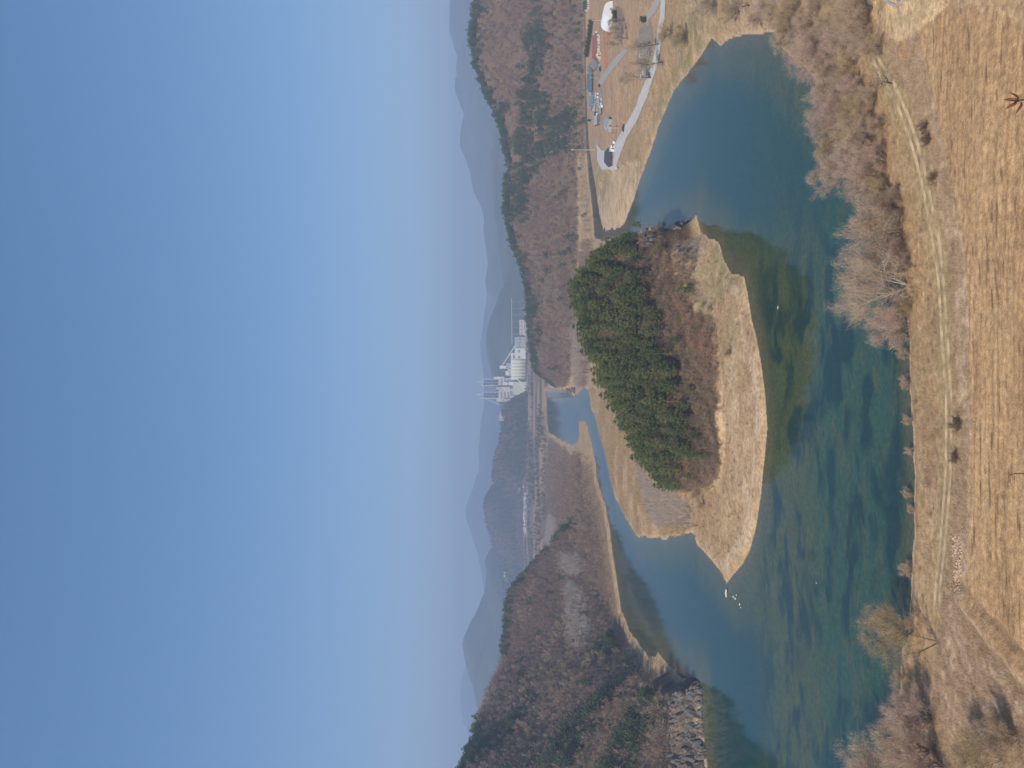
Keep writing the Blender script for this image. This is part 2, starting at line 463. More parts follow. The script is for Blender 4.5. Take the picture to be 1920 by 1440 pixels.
    GREEN = [(1340, 470, 7), (1352, 520, 8), (1363, 560, 8), (1370, 640, 6), (1250, 190, 14), (1290, 85, 12), (1305, 70, 10), (1232, 262, 9), (1195, 300, 10), (1400, 45, 5), (1475, 72, 5), (1372, 1000, 3), (1385, 1040, 3), (1130, 345, 25)]
    for a, b, r in GREEN:
        p = W(a, b, 1.0)
        put(d > .4, [.23, .22, .11], np.clip(np.exp(-(np.hypot(xj - p[0], (yj - p[1]) * .6) / r) ** 2) * np.clip(g2[..., 0] * 4 - 1.5, 0, 1), 0, .8))
    # village soil, terracotta plot, yards
    V1 = WL([(1100, 20), (1100, 120), (1107, 190), (1116, 260), (1135, 280), (1160, 262), (1178, 222), (1200, 175), (1212, 140), (1228, 80), (1235, 30), (1235, -80), (1100, -80)], 3.6)
    inv = inside(X + wob(9, 2, 7), Y + wob(9, 3, 8), V1)
    put(inv, [.50, .325, .19]); put(inv & (g1[..., 0] > .53), [.42, .30, .20], .8); put(inv & (g2[..., 0] > .55), [.36, .27, .19], .6); put(inv & (g3[..., 0] > .55), [.55, .36, .22], .5)
    rows_ = inside(X, Y, WL([(1104, 100), (1105, 200), (1128, 235), (1132, 200), (1122, 120)], 3.6)); put(rows_ & (g2[..., 0] > .42), [.30, .25, .21], .7)
    put(inside(X, Y, WL([(1130, 35), (1131, 130), (1138, 134), (1140, 60), (1139, 36)], 3.6)), [.52, .235, .115])
    put(inside(X, Y, WL([(1152, 12), (1151, 60), (1160, 80), (1168, 60), (1166, 14)], 3.6)), [.24, .18, .14])
    put(inside(xj, yj, WL([(1196, 50), (1192, 110), (1198, 150), (1214, 140), (1224, 70), (1218, 40)], 3.6)), [.27, .235, .215])
    put(inside(X, Y, WL([(1095, 20), (1090, 60), (1090, 120), (1098, 160), (1103, 110), (1101, 30)], 3.6)), [.50, .34, .20])
    put(inside(xj, yj, WL([(1085, -80), (1085, 200), (1090, 290), (1100, 290), (1097, 200), (1096, -80)], 3)), [.23, .17, .12], .85)
    # near bank: pale dead weeds, track verge, clay patch, field
    BRUSH = WL([(1640, 60), (1690, 175), (1722, 268), (1748, 377), (1765, 475), (1772, 606), (1782, 733), (1783, 886), (1776, 981), (1766, 1060), (1752, 1130), (1730, 1290), (1735, 1440), (1800, 1700),
        (2000, 1700), (2000, 1370), (1915, 1260), (1828, 1169), (1800, 1135), (1806, 1112), (1813, 959), (1813, 842), (1808, 624), (1802, 475), (1782, 344), (1752, 219), (1717, 44)], 3.5)
    inbr = inside(xj * .5 + X * .5, yj * .3 + Y * .7, BRUSH)
    put(inbr, [.50, .385, .30]); put(inbr & (g2[..., 0] > .52), [.43, .315, .23], .7)
    put(inside(X, Y, WL([(1684, 72), (1690, 75), (1700, 108), (1694, 120), (1686, 110)], 3.5)), [.50, .245, .085], .8)
    fm = fld
    fs = fbm(X + wob(9, 4, 13), Y + 0.0016 * (X + 5) ** 2 + wob(14, .8, 17), 17, 1.1, 4, 301); fs2 = fbm(X, Y, 12, .5, 3, 331); fs3 = fbm(X, Y, 30, 12, 3, 337)
    put(fm, [.45, .30, .175])
    put(fm, [.27, .165, .095], np.clip((fs - .51) * 4, 0, 1) * .5)
    put(fm, [.53, .375, .235], np.clip((fs2 - .5) * 5, 0, 1) * .6)
    put(fm, [.37, .24, .14], np.clip((fs3 - .45) * 4, 0, 1) * .75)
    dk2 = fbm(X, Y, 4.5, .6, 3, 347)
    put(fm, [.16, .10, .06], np.clip((dk2 - .66) * 9, 0, 1) * .75)
    td = seg_dist(X, Y, TRACK_W, closed=False)
    put((td < 3.2) & (Y < 330) & (d > 1), [.36, .285, .155], .7)
    ld = seg_dist(X, Y, LOOP_W, closed=False) + wob(4, .8, 29)
    put((ld < 3.4) & (Y < 330), [.60, .445, .285]); put((ld < .9) & (Y < 330), [.52, .40, .25])
    put((np.abs(bd - 2.4 - wob(3, .8, 19)) < .7) & (Y < 260), [.24, .165, .11], .6)
    dryz = (d > .8) & (Y < 900) & ~fm & (hillm < .3) & (tops[4] < .6)
    mot = fbm(X + wob(6, 2, 61), Y, 7, 3.5, 4, 551); mot2 = fbm(X, Y, 2.2, 1.2, 3, 561)
    put(dryz, [.30, .21, .135], np.clip((mot - .5) * 5, 0, 1) * .5)
    put(dryz, [.22, .155, .105], np.clip((mot2 - .60) * 7, 0, 1) * .55)
    # river bed: sand at the edge, dark weed beds in streaks; shelf green and channel teal paint in the water's depth tint
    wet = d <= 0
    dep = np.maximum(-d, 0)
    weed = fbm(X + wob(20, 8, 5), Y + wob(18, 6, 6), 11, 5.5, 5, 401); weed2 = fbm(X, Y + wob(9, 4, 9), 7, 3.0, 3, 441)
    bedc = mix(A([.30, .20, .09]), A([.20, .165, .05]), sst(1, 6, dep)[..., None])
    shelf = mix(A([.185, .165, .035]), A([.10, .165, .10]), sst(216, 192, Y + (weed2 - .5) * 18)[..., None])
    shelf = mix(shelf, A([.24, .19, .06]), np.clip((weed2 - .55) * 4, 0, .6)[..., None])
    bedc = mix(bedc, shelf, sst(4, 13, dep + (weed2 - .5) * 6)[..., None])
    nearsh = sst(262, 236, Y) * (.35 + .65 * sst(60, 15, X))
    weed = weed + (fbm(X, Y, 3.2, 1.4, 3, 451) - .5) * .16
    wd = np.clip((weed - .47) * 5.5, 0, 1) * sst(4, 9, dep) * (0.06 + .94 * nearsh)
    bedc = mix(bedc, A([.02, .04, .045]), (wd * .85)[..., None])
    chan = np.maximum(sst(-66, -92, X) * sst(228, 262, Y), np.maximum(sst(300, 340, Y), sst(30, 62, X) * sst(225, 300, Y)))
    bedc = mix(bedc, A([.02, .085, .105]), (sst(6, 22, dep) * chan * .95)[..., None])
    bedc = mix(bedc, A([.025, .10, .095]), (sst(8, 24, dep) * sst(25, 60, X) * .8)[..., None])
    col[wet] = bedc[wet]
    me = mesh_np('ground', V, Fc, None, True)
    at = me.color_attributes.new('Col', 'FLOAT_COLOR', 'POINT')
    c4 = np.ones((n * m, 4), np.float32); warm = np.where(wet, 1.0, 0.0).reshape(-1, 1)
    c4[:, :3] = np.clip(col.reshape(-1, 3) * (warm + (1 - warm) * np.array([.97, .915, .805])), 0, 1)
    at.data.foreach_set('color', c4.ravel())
    mt = bpy.data.materials.new('soil_and_grass'); mt.use_nodes = True
    t = mt.node_tree; b = t.nodes['Principled BSDF']; b.inputs['Roughness'].default_value = .95; b.inputs['Specular IOR Level'].default_value = .1
    va = t.nodes.new('ShaderNodeVertexColor'); va.layer_name = 'Col'
    ge = t.nodes.new('ShaderNodeNewGeometry')
    prev = va.outputs['Color']; hgt = None
    for sc, lo, hi in ((.9, .72, 1.28), (3.2, .78, 1.2)):
        nn = t.nodes.new('ShaderNodeTexNoise'); nn.inputs['Scale'].default_value = sc; nn.inputs['Detail'].default_value = 5
        t.links.new(ge.outputs['Position'], nn.inputs['Vector'])
        mr = t.nodes.new('ShaderNodeMapRange'); mr.inputs['From Min'].default_value = .3; mr.inputs['From Max'].default_value = .7
        mr.inputs['To Min'].default_value = lo; mr.inputs['To Max'].default_value = hi
        t.links.new(nn.outputs['Fac'], mr.inputs['Value'])
        vm = t.nodes.new('ShaderNodeVectorMath'); vm.operation = 'SCALE'
        t.links.new(prev, vm.inputs[0]); t.links.new(mr.outputs[0], vm.inputs['Scale']); prev = vm.outputs[0]; hgt = nn
    t.links.new(prev, b.inputs['Base Color'])
    bp = t.nodes.new('ShaderNodeBump'); bp.inputs['Strength'].default_value = .6; bp.inputs['Distance'].default_value = .25
    t.links.new(hgt.outputs['Fac'], bp.inputs['Height']); t.links.new(bp.outputs[0], b.inputs['Normal'])
    me.materials.append(mt)
    o = link(bpy.data.objects.new('ground', me))
    tag(o, 'dry river valley floor with ploughed field, banks and wooded slopes', None, None, 'structure')
    return mt
GROUND_MAT = make_ground()

def make_water():
    mb = MB()
    mb.quad((-900, 97, 0), (700, 97, 0), (900, 1640, 0), (-900, 1640, 0))
    m = bpy.data.materials.new('river_water'); m.use_nodes = True
    t = m.node_tree
    for n in list(t.nodes):
        if n.type == 'BSDF_PRINCIPLED': t.nodes.remove(n)
    out = t.nodes['Material Output']
    ge = t.nodes.new('ShaderNodeNewGeometry')
    mp = t.nodes.new('ShaderNodeMapping'); mp.inputs['Scale'].default_value = (1, 1, 1)
    t.links.new(ge.outputs['Position'], mp.inputs[0])
    n1 = t.nodes.new('ShaderNodeTexNoise'); n1.inputs['Scale'].default_value = 1.1; n1.inputs['Detail'].default_value = 3
    t.links.new(mp.outputs[0], n1.inputs['Vector'])
    bp = t.nodes.new('ShaderNodeBump'); bp.inputs['Strength'].default_value = .05; bp.inputs['Distance'].default_value = .10
    t.links.new(n1.outputs['Fac'], bp.inputs['Height'])
    fr = t.nodes.new('ShaderNodeFresnel'); fr.inputs['IOR'].default_value = 1.333
    t.links.new(bp.outputs[0], fr.inputs['Normal'])
    gl = t.nodes.new('ShaderNodeBsdfGlossy'); gl.inputs['Roughness'].default_value = .055
    t.links.new(bp.outputs[0], gl.inputs['Normal'])
    tr = t.nodes.new('ShaderNodeBsdfTransparent'); tr.inputs[0].default_value = (.74, .82, .76, 1)
    df = t.nodes.new('ShaderNodeBsdfDiffuse'); df.inputs[0].default_value = (.012, .12, .15, 1)
    m1 = t.nodes.new('ShaderNodeMixShader'); m1.inputs[0].default_value = .16
    t.links.new(tr.outputs[0], m1.inputs[1]); t.links.new(df.outputs[0], m1.inputs[2])
    m2 = t.nodes.new('ShaderNodeMixShader')
    t.links.new(fr.outputs[0], m2.inputs[0]); t.links.new(m1.outputs[0], m2.inputs[1]); t.links.new(gl.outputs[0], m2.inputs[2])
    t.links.new(m2.outputs[0], out.inputs[0])
    o = mb.build('river', m)
    tag(o, 'calm teal river bending round the pine covered peninsula', None, None, 'structure')
make_water()

# ------------------------------------------------------------------ far mountains
M_MOUNT = mat('far_forest', (.075, .085, .065), .95, .35, .004, .05)
def mountain(pts, D, wf, wb, label, seed, pad=0):
    D *= 1.35; wf *= 1.35; wb *= 1.35
    pts = sorted(pts, key=lambda p: -p[1])
    xs = np.array([(720 - p[1]) / F * D for p in pts]); zs = np.array([H - (p[0] - V0) / F * D for p in pts])
    nx, ny = 260, 46
    X = np.linspace(xs[0] - wf * .8, xs[-1] + wf * .8, nx)
    cz = np.interp(X, xs, zs)
    cz = cz * sst(0, 1, (X - X[0]) / (wf * .8) * 1.0) * sst(0, 1, (X[-1] - X) / (wf * .8))
    t = np.concatenate([np.linspace(-1, 0, 30), np.linspace(0, 1, 17)[1:]])
    YY = np.where(t < 0, D + t * wf, D + t * wb)
    XX, TT = np.meshgrid(X, t); YM = np.repeat(YY[:, None], nx, 1)
    prof = np.where(TT < 0, 1 - np.abs(TT) ** 1.1, 1 - sst(0, 1, TT))
    rid = fbm(XX, YM, wf * .32, octv=5, seed=seed)
    amp = (1 - prof) * prof * 4
    Z = 30 + np.maximum(cz[None, :] - 30, 0) * np.clip(prof + (rid - .5) * .55 * amp, 0, 1.0) + (fbm(XX, YM, 45, octv=2, seed=seed + 3) - .5) * D * .0022
    Z = np.where((TT <= -.999) | (TT >= .999), 5, Z)
    V = np.stack([XX, YM, Z], -1).reshape(-1, 3)
    i = np.arange(len(t) - 1)[:, None] * nx + np.arange(nx - 1)[None, :]
    Fc = np.stack([i, i + 1, i + nx + 1, i + nx], -1).reshape(-1, 4)
    o = link(bpy.data.objects.new('mountain', mesh_np('mountain', V, Fc, M_MOUNT, True)))
    tag(o, label, None, None, 'structure')
mountain([(850, -500), (836, -200), (844, 0), (842, 55), (853, 92), (865, 122), (864, 132), (853, 153), (851, 164), (860, 186), (868, 208), (868, 228), (862, 258), (861, 269),
    (871, 291), (882, 322), (887, 355), (903, 387), (909, 420), (906, 436), (910, 460), (915, 497), (909, 530), (911, 541), (924, 556), (935, 580), (945, 610)], 4600, 1500, 900,
    'hazy blue mountain ridge rising over the village hill', 3)
mountain([(930, 200), (921, 300), (926, 380), (934, 450), (942, 520), (946, 560)], 2900, 700, 500, 'low hazy hillside behind the wooded village hill', 5)
mountain([(944, 540), (927, 580), (918, 602), (912, 624), (911, 646), (914, 668), (919, 689), (925, 715), (932, 740), (940, 775)], 3100, 900, 600,
    'grey green hill directly behind the cement works', 11)
mountain([(912, 560), (906, 606), (900, 646), (903, 678), (908, 720), (906, 764), (899, 821), (897, 853), (898, 880), (884, 922), (873, 953), (873, 972), (886, 1008), (895, 1036), (905, 1080), (912, 1160)],
    6400, 1700, 900, 'faint pale mountain with twin rounded summit above the far village', 13)
mountain([(940, 1020), (922, 1033), (910, 1047), (912, 1080), (908, 1113), (895, 1145), (882, 1170), (871, 1191), (867, 1208), (871, 1228), (879, 1255), (886, 1276), (891, 1306), (900, 1350), (903, 1440), (898, 1700)],
    3300, 1000, 600, 'hazy pyramid shaped mountain left of the far village', 19)
mountain([(905, 1200), (884, 1230), (868, 1261), (864, 1289), (865, 1333), (872, 1350), (880, 1400), (884, 1500), (880, 1700)], 7400, 1700, 800,
    'palest far mountain at the left end of the skyline', 23)

# ------------------------------------------------------------------ lookout slope under the camera
def lookout():
    xs = np.linspace(-90, 90, 61); ys = np.concatenate([np.linspace(-40, 0, 9), np.linspace(1.5, 101, 60)])
    X, Y = np.meshgrid(xs, ys)
    Z = np.where(Y < 1.5, 78.2, 78.2 - (Y - 1.5) * .82) + (fbm(X, Y, 6, octv=4, seed=9) - .5) * 1.1 * sst(4, 12, np.hypot(X, Y))
    Z = np.maximum(Z, 1.5)
    n, m = X.shape
    i = np.arange(n - 1)[:, None] * m + np.arange(m - 1)[None, :]
    Fc = np.stack([i, i + 1, i + m + 1, i + m], -1).reshape(-1, 4)
    M = mat('slope_litter', (.26, .19, .11), .95, .35, 1.2, .1)
    o = link(bpy.data.objects.new('hillside', mesh_np('hillside', np.stack([X, Y, Z], -1).reshape(-1, 3), Fc, M, True)))
    tag(o, 'steep dry slope below the lookout', None, None, 'structure')
lookout()

# ------------------------------------------------------------------ roads and tracks
def ribbon(name, L, R, m, label, lift=.12, sub=8):
    L = np.asarray(L); R = np.asarray(R)
    def dens(P):
        out = []
        for a, b in zip(P[:-1], P[1:]):
            n = max(1, int(np.hypot(*(b - a)) / 4))
            out += [(len(out), a + (b - a) * k / n) for k in range(n)]
        return out
    rows = []
    for k in range(len(L) - 1):
        n = max(2, int(max(np.hypot(*(L[k + 1] - L[k])), np.hypot(*(R[k + 1] - R[k]))) / 3))
        for q in range(n):
            t = q / n
            rows.append((L[k] + (L[k + 1] - L[k]) * t, R[k] + (R[k + 1] - R[k]) * t))
    rows.append((L[-1], R[-1]))
    V = []
    for a, b in rows:
        for k in range(sub + 1):
            V.append(a + (b - a) * k / sub)
    V = np.array(V)
    z = terrain(V[:, 0], V[:, 1]).reshape(-1, sub + 1)
    zz = z.mean(1, keepdims=True) * .35 + z * .65
    zz = np.maximum(zz, z) + lift
    V3 = np.column_stack([V, zz.ravel()])
    n, mm = len(rows), sub + 1
    i = np.arange(n - 1)[:, None] * mm + np.arange(mm - 1)[None, :]
    Fc = np.stack([i, i + 1, i + mm + 1, i + mm], -1).reshape(-1, 4)
    o = link(bpy.data.objects.new(name, mesh_np(name, V3, Fc, m, True)))
    return tag(o, label, None, None, 'structure')

def offset_line(P, wdt):
    P = np.asarray(P); T = np.gradient(P, axis=0); T /= np.hypot(T[:, 0], T[:, 1])[:, None]
    N = np.column_stack([-T[:, 1], T[:, 0]])
    return P + N * wdt, P - N * wdt
M_CONC = mat('road_concrete', (.50, .475, .445), .9, .14, .25, .2)
M_DIRT = mat('track_dirt', (.46, .335, .205), .95, .4, .5, .1)
M_PATH = mat('gravel_path', (.37, .33, .30), .95, .12, .6, .1)
ribbon('road', WL(ROAD_L, 3.4), WL(ROAD_R, 3.4), M_CONC, 'pale concrete road along the river bank past the village', .25)
ribbon('path', WL([(1171, 88), (1150, 112), (1134, 132), (1120, 156)], 3.6), WL([(1176, 95), (1157, 120), (1142, 138), (1128, 160)], 3.6), M_PATH, 'grey gravel path across the village field', .2)
ribbon('path', WL([(1236, -20), (1220, 12), (1204, 36)], 3.6), WL([(1243, -12), (1228, 22), (1211, 42)], 3.6), M_PATH, 'grey path leading off the village road', .2)
for s in (-0.95, 0.95):
    a, b = offset_line(TRACK_W, .55)
    off, off2 = offset_line(TRACK_W, abs(s))
    cl = off if s > 0 else off2
    l2, r2 = offset_line(cl, .48)
    ribbon('wheel_track', l2, r2, M_DIRT, 'worn %s wheel rut of the farm track along the near bank' % ('river side' if s > 0 else 'field side'), .04, 2)
#PART3
# ------------------------------------------------------------------ plants: prototypes
def blades(P, Dr, Ln, Wd, rng, curl=0.0):
    """thin tapering triangles: twigs, needles, grass"""
    P = np.asarray(P); Dr = np.asarray(Dr)
    n = len(P)
    R = rng.normal(size=(n, 3)); N = np.cross(Dr, R); N /= np.linalg.norm(N, axis=1)[:, None] + 1e-9
    a = P + N * (Wd * .5)[:, None]; b = P - N * (Wd * .5)[:, None]; c = P + Dr * Ln[:, None]
    V = np.stack([a, b, c], 1).reshape(-1, 3)
    Fc = np.arange(n * 3).reshape(-1, 3)
    return V, Fc

def unit(v):
    v = np.asarray(v, float); return v / (np.linalg.norm(v) + 1e-9)

def bare_tree(seed, h, stems, lean, levels=3, tw=2200, twl=1.1, tww=.05, limb_k=4, kids=5, r0=None, tw_up=.35, low=.12, droop=0.0, jit=.12):
    """branching trunk as tapered tubes, twigs as fine blades round the outer branches"""
    rng = np.random.default_rng(seed)
    mb = MB(); tips = []
    def branch(p, d, L, r, lev):
        n = 4 if lev == 0 else 3
        pts = [np.array(p)]; dd = unit(d)
        for k in range(n):
            dd = unit(dd + rng.normal(size=3) * (.10 if lev == 0 else .17) + np.array([0, 0, .05 if lev else .10 - droop * .1]))
            pts.append(pts[-1] + dd * L / n)
        for k in range(n):
            ra = r * (1 - .75 * k / n); rb = r * (1 - .75 * (k + 1) / n)
            mb.tube(pts[k], pts[k + 1], ra, max(rb, .012), limb_k if lev < 2 else 3, cap=False)
        if lev >= 1:
            for k in range(1, n + 1): tips.append((pts[k], unit(pts[k] - pts[k - 1]), lev))
        if lev < levels:
            kk = kids + (1 if lev == 0 else 0)
            for q in range(kk):
                t = rng.uniform(low if lev == 0 else .25, 1.0) if q else 1.0
                i = min(int(t * n), n - 1); f = t * n - i
                base = pts[i] + (pts[i + 1] - pts[i]) * f
                ax = unit(np.cross(dd, rng.normal(size=3)))
                ang = rng.uniform(.45, .95) if q else rng.uniform(.05, .3)
                nd = unit(unit(pts[i + 1] - pts[i]) * math.cos(ang) + ax * math.sin(ang))
                branch(base, nd, L * rng.uniform(.45, .68) * (1.05 - .25 * t), r * (1 - .75 * t) * .72 + .01, lev + 1)
    r0 = r0 or h * .018
    for s in range(stems):
        a = 2 * math.pi * (s + rng.uniform(0, .6)) / stems
        le = lean * rng.uniform(.6, 1.15) if stems > 1 else lean * rng.uniform(0, .5)
        d = np.array([math.cos(a) * le, math.sin(a) * le, 1.0])
        branch((math.cos(a) * .15 * (stems > 1), math.sin(a) * .15 * (stems > 1), -.25), d, h * rng.uniform(.55, .68), r0 * (1 if stems < 2 else .8), 0)
    T = [t for t in tips if t[2] >= max(1, levels - 1)] or tips
    idx = rng.integers(0, len(T), tw)
    P = np.array([T[i][0] for i in idx]) + rng.normal(size=(tw, 3)) * jit
    D = np.array([T[i][1] for i in idx]) * .8 + rng.normal(size=(tw, 3)) * .55 + np.array([0, 0, tw_up])
    D /= np.linalg.norm(D, axis=1)[:, None]
    V, Fc = blades(P, D, twl * rng.uniform(.5, 1.3, tw), tww * rng.uniform(.7, 1.3, tw), rng)
    return mb, V, Fc

def pine(seed, h, rad, whorls=11, tuft=26, sz=.55, crown_from=.3, flat=.35, wid=.2):
    rng = np.random.default_rng(seed)
    mb = MB(); P = []; D = []; L = []
    bend = rng.normal(size=2) * .05 * h
    def axis(t): return np.array([bend[0] * t * t, bend[1] * t * t, h * t])
    for k in range(5):
        mb.tube(axis(k / 5) - np.array([0, 0, .3 if k == 0 else 0]), axis((k + 1) / 5), h * .017 * (1 - k / 5.6), h * .017 * (1 - (k + 1) / 5.6), 5, cap=False)
    for wv in range(whorls):
        t = crown_from + (1 - crown_from) * (wv + rng.uniform(0, .8)) / whorls
        t = min(t, .985)
        u = (t - crown_from) / (1 - crown_from)
        rr = rad * (math.sin(math.pi * min(1, .30 + .66 * u)) ** .8) * rng.uniform(.75, 1.15)
        nb = 5 if u < .75 else 3
        a0 = rng.uniform(0, 6.28)
        for b in range(nb):
            a = a0 + 6.28 * b / nb + rng.normal() * .25
            r = rr * rng.uniform(.6, 1.15)
            base = axis(t); tip = base + np.array([math.cos(a) * r, math.sin(a) * r, r * rng.uniform(.05, .45)])
            mb.tube(base, tip, .05, .015, 3, cap=False)
            nn = int(tuft * (.6 + .7 * r / rad))
            for q in range(nn):
                f = rng.uniform(.3, 1.05) ** .7
                c = base + (tip - base) * f + rng.normal(size=3) * np.array([.22, .22, .10]) * (.6 + rad * .16)
                d = unit((tip - base) * .25 / max(r, .2) + rng.normal(size=3) * .6 + np.array([0, 0, .75]))
                P.append(c); D.append(d); L.append(sz * rng.uniform(.6, 1.3))
    for q in range(tuft):
        P.append(axis(.97) + rng.normal(size=3) * .15); D.append(unit(rng.normal(size=3) * .5 + np.array([0, 0, 1.0]))); L.append(sz)
    L = np.array(L)
    V, Fc = blades(np.array(P), np.array(D), L, wid * rng.uniform(.7, 1.3, len(L)), rng)
    return mb, V, Fc

def joined(name, mb, V, Fc, m_limb, m_twig):
    """trunk and twigs in one mesh: only for the distant mass"""
    v0 = np.array(mb.v); f3 = []
    for f in mb.f:
        for k in range(1, len(f) - 1): f3.append((f[0], f[k], f[k + 1]))
    f3 = np.array(f3)
    Va = np.concatenate([v0, V]); Fa = np.concatenate([f3, Fc + len(v0)])
    me = mesh_np(name, Va, Fa, m_limb); me.materials.append(m_twig)
    mi = np.zeros(len(Fa), np.int32); mi[len(f3):] = 1
    me.polygons.foreach_set('material_index', mi)
    return me

M_BARK = mat('bark', (.17, .13, .10), .95, .2, 3, .1)
M_BARK_PALE = mat('bark_pale', (.44, .37, .31), .95, .15, 3, .1)
M_BARK_DARK = mat('bark_dark', (.10, .075, .06), .95, .2, 3, .1)
M_BARK_PINE = mat('bark_pine', (.22, .12, .075), .95, .2, 3, .1)
M_TW_PINK = mat('twigs_pink', (.52, .37, .295), .95, 0, 1, .05, rnd=(.57, .415, .335), trans=.25)
M_TW_TAN = mat('twigs_tan', (.54, .40, .28), .95, 0, 1, .05, rnd=(.50, .375, .28), trans=.25)
M_TW_GREY = mat('twigs_grey', (0.450, 0.342, 0.247), .95, 0, 1, .05, rnd=(0.525, 0.396, 0.262), trans=.25)
M_TW_OLIVE = mat('twigs_olive', (0.440, 0.336, 0.185), .95, 0, 1, .05, rnd=(0.480, 0.360, 0.210), trans=.25)
M_TW_RUST = mat('twigs_rust', (0.432, 0.240, 0.150), .95, 0, 1, .05, rnd=(0.504, 0.324, 0.204), trans=.25)
M_TW_DARK = mat('twigs_dark', (.135, .085, .06), .95, 0, 1, .05, rnd=(.18, .12, .08), trans=.1)
M_TW_PALE = mat('twigs_pale', (.52, .44, .385), .95, 0, 1, .05, rnd=(.46, .39, .34), trans=.3)
M_FAR_A = mat('wood_grey_brown', (0.393, 0.272, 0.197), .95, 0, 1, .05, rnd=(0.310, 0.219, 0.168), trans=.25)
M_FAR_B = mat('wood_red_brown', (0.386, 0.228, 0.179), .95, 0, 1, .05, rnd=(0.317, 0.207, 0.166), trans=.25)
M_FAR_C = mat('wood_tan', (0.486, 0.344, 0.216), .95, 0, 1, .05, rnd=(0.405, 0.299, 0.204), trans=.25)
M_FAR_D = mat('wood_olive', (0.247, 0.221, 0.111), .95, 0, 1, .05, rnd=(0.312, 0.260, 0.143), trans=.25)
M_NEEDLE = mat('pine_needles', (.078, .120, .044), .9, 0, 1, .1, rnd=(.185, .200, .068), trans=.12)
M_NEEDLE_F = mat('far_pine_needles', (0.075, 0.121, 0.057), .9, 0, 1, .1, rnd=(0.109, 0.138, 0.063), trans=.2)
M_REED = mat('dry_reeds', (0.575, 0.425, 0.237), .95, 0, 1, .05, rnd=(0.483, 0.353, 0.193), trans=.3)
M_REED_GREY = mat('grey_reeds', (0.515, 0.437, 0.364), .95, 0, 1, .05, rnd=(0.448, 0.370, 0.302), trans=.3)
M_WEED = mat('dead_weeds', (0.582, 0.436, 0.301), .95, 0, 1, .05, rnd=(0.493, 0.355, 0.226), trans=.3)
M_GRASS = mat('dry_grass', (0.530, 0.370, 0.210), .95, 0, 1, .05, rnd=(0.450, 0.317, 0.176), trans=.3)
M_GREENG = mat('fresh_grass', (.17, .20, .07), .95, 0, 1, .05, rnd=(.24, .24, .10), trans=.3)
M_LEAF = mat('dead_leaves', (.115, .052, .036), .7, .1, 8, .2, rnd=(.16, .075, .045))

def proto(me):
    o = bpy.data.objects.new(me.name, me)
    return o

def scatter(name, label, P, rot, scl, protos, idx):
    """one mass of uncountable plants: instances on points"""
    me = bpy.data.meshes.new(name)
    P = np.asarray(P, np.float32)
    me.vertices.add(len(P)); me.vertices.foreach_set('co', P.ravel())
    for nm, ty, arr in (('rot', 'FLOAT', rot), ('scl', 'FLOAT', scl), ('pick', 'INT', idx)):
        a = me.attributes.new(nm, ty, 'POINT'); a.data.foreach_set('value', np.asarray(arr, np.int32 if ty == 'INT' else np.float32))
    me.update()
    col = bpy.data.collections.new(name + '_kinds')
    for k, p in enumerate(protos):
        o = bpy.data.objects.new('%02d_%s' % (k, p.name), p); col.objects.link(o)
    g = bpy.data.node_groups.new(name, 'GeometryNodeTree')
    g.interface.new_socket('Geometry', in_out='INPUT', socket_type='NodeSocketGeometry')
    g.interface.new_socket('Geometry', in_out='OUTPUT', socket_type='NodeSocketGeometry')
    N = g.nodes; L = g.links
    gi = N.new('NodeGroupInput'); go = N.new('NodeGroupOutput')
    ip = N.new('GeometryNodeInstanceOnPoints'); ci = N.new('GeometryNodeCollectionInfo')
    ci.inputs['Collection'].default_value = col
    ci.inputs['Separate Children'].default_value = True; ci.inputs['Reset Children'].default_value = True
    def attr(nm, ty):
        a = N.new('GeometryNodeInputNamedAttribute'); a.data_type = ty; a.inputs['Name'].default_value = nm
        return a.outputs[0]
    cx = N.new('ShaderNodeCombineXYZ'); L.new(attr('rot', 'FLOAT'), cx.inputs['Z'])
    L.new(gi.outputs[0], ip.inputs['Points']); L.new(ci.outputs[0], ip.inputs['Instance'])
    ip.inputs['Pick Instance'].default_value = True
    L.new(attr('pick', 'INT'), ip.inputs['Instance Index'])
    L.new(cx.outputs[0], ip.inputs['Rotation']); L.new(attr('scl', 'FLOAT'), ip.inputs['Scale'])
    L.new(ip.outputs[0], go.inputs[0])
    o = link(bpy.data.objects.new(name, me))
    md = o.modifiers.new('plants', 'NODES'); md.node_group = g
    return tag(o, label, None, None, 'stuff')

def grid_pts(x0, x1, y0, y1, sp, jit=.45):
    gx = np.arange(x0, x1, sp); gy = np.arange(y0, y1, sp)
    X, Y = np.meshgrid(gx, gy); X = X.ravel(); Y = Y.ravel()
    X = X + RNG.uniform(-jit, jit, X.shape) * sp; Y = Y + RNG.uniform(-jit, jit, Y.shape) * sp
    return X, Y

WP = lambda P: np.array([(b, a) for a, b in P], float)
# ------------------------------------------------------------------ wooded hillsides (one mass each)
def far_bare(seed, m, h=9, tw=120, bark=M_BARK, lean=.4):
    mb, V, Fc = bare_tree(seed, h, 1, lean, 2, tw, 1.7, .16, 3, 5, r0=.17)
    return joined('bare_tree', mb, V, Fc, bark, m)
def far_pine(seed, h=10):
    mb, V, Fc = pine(seed, h, 2.9, 7, 7, 1.25, .22, wid=.55)
    return joined('pine', mb, V, Fc, M_BARK_PINE, M_NEEDLE_F)
FAR = [far_bare(1, M_FAR_A), far_bare(2, M_FAR_A, 10), far_bare(3, M_FAR_B, 9), far_bare(4, M_FAR_B, 10), far_bare(5, M_FAR_C, 8), far_bare(6, M_FAR_D, 8, 140),
       far_pine(7), far_pine(8, 11), far_pine(9, 9), far_bare(10, M_TW_PALE, 12, 130, M_BARK_PALE, .12), far_bare(11, M_TW_PALE, 13, 130, M_BARK_PALE, .12)]

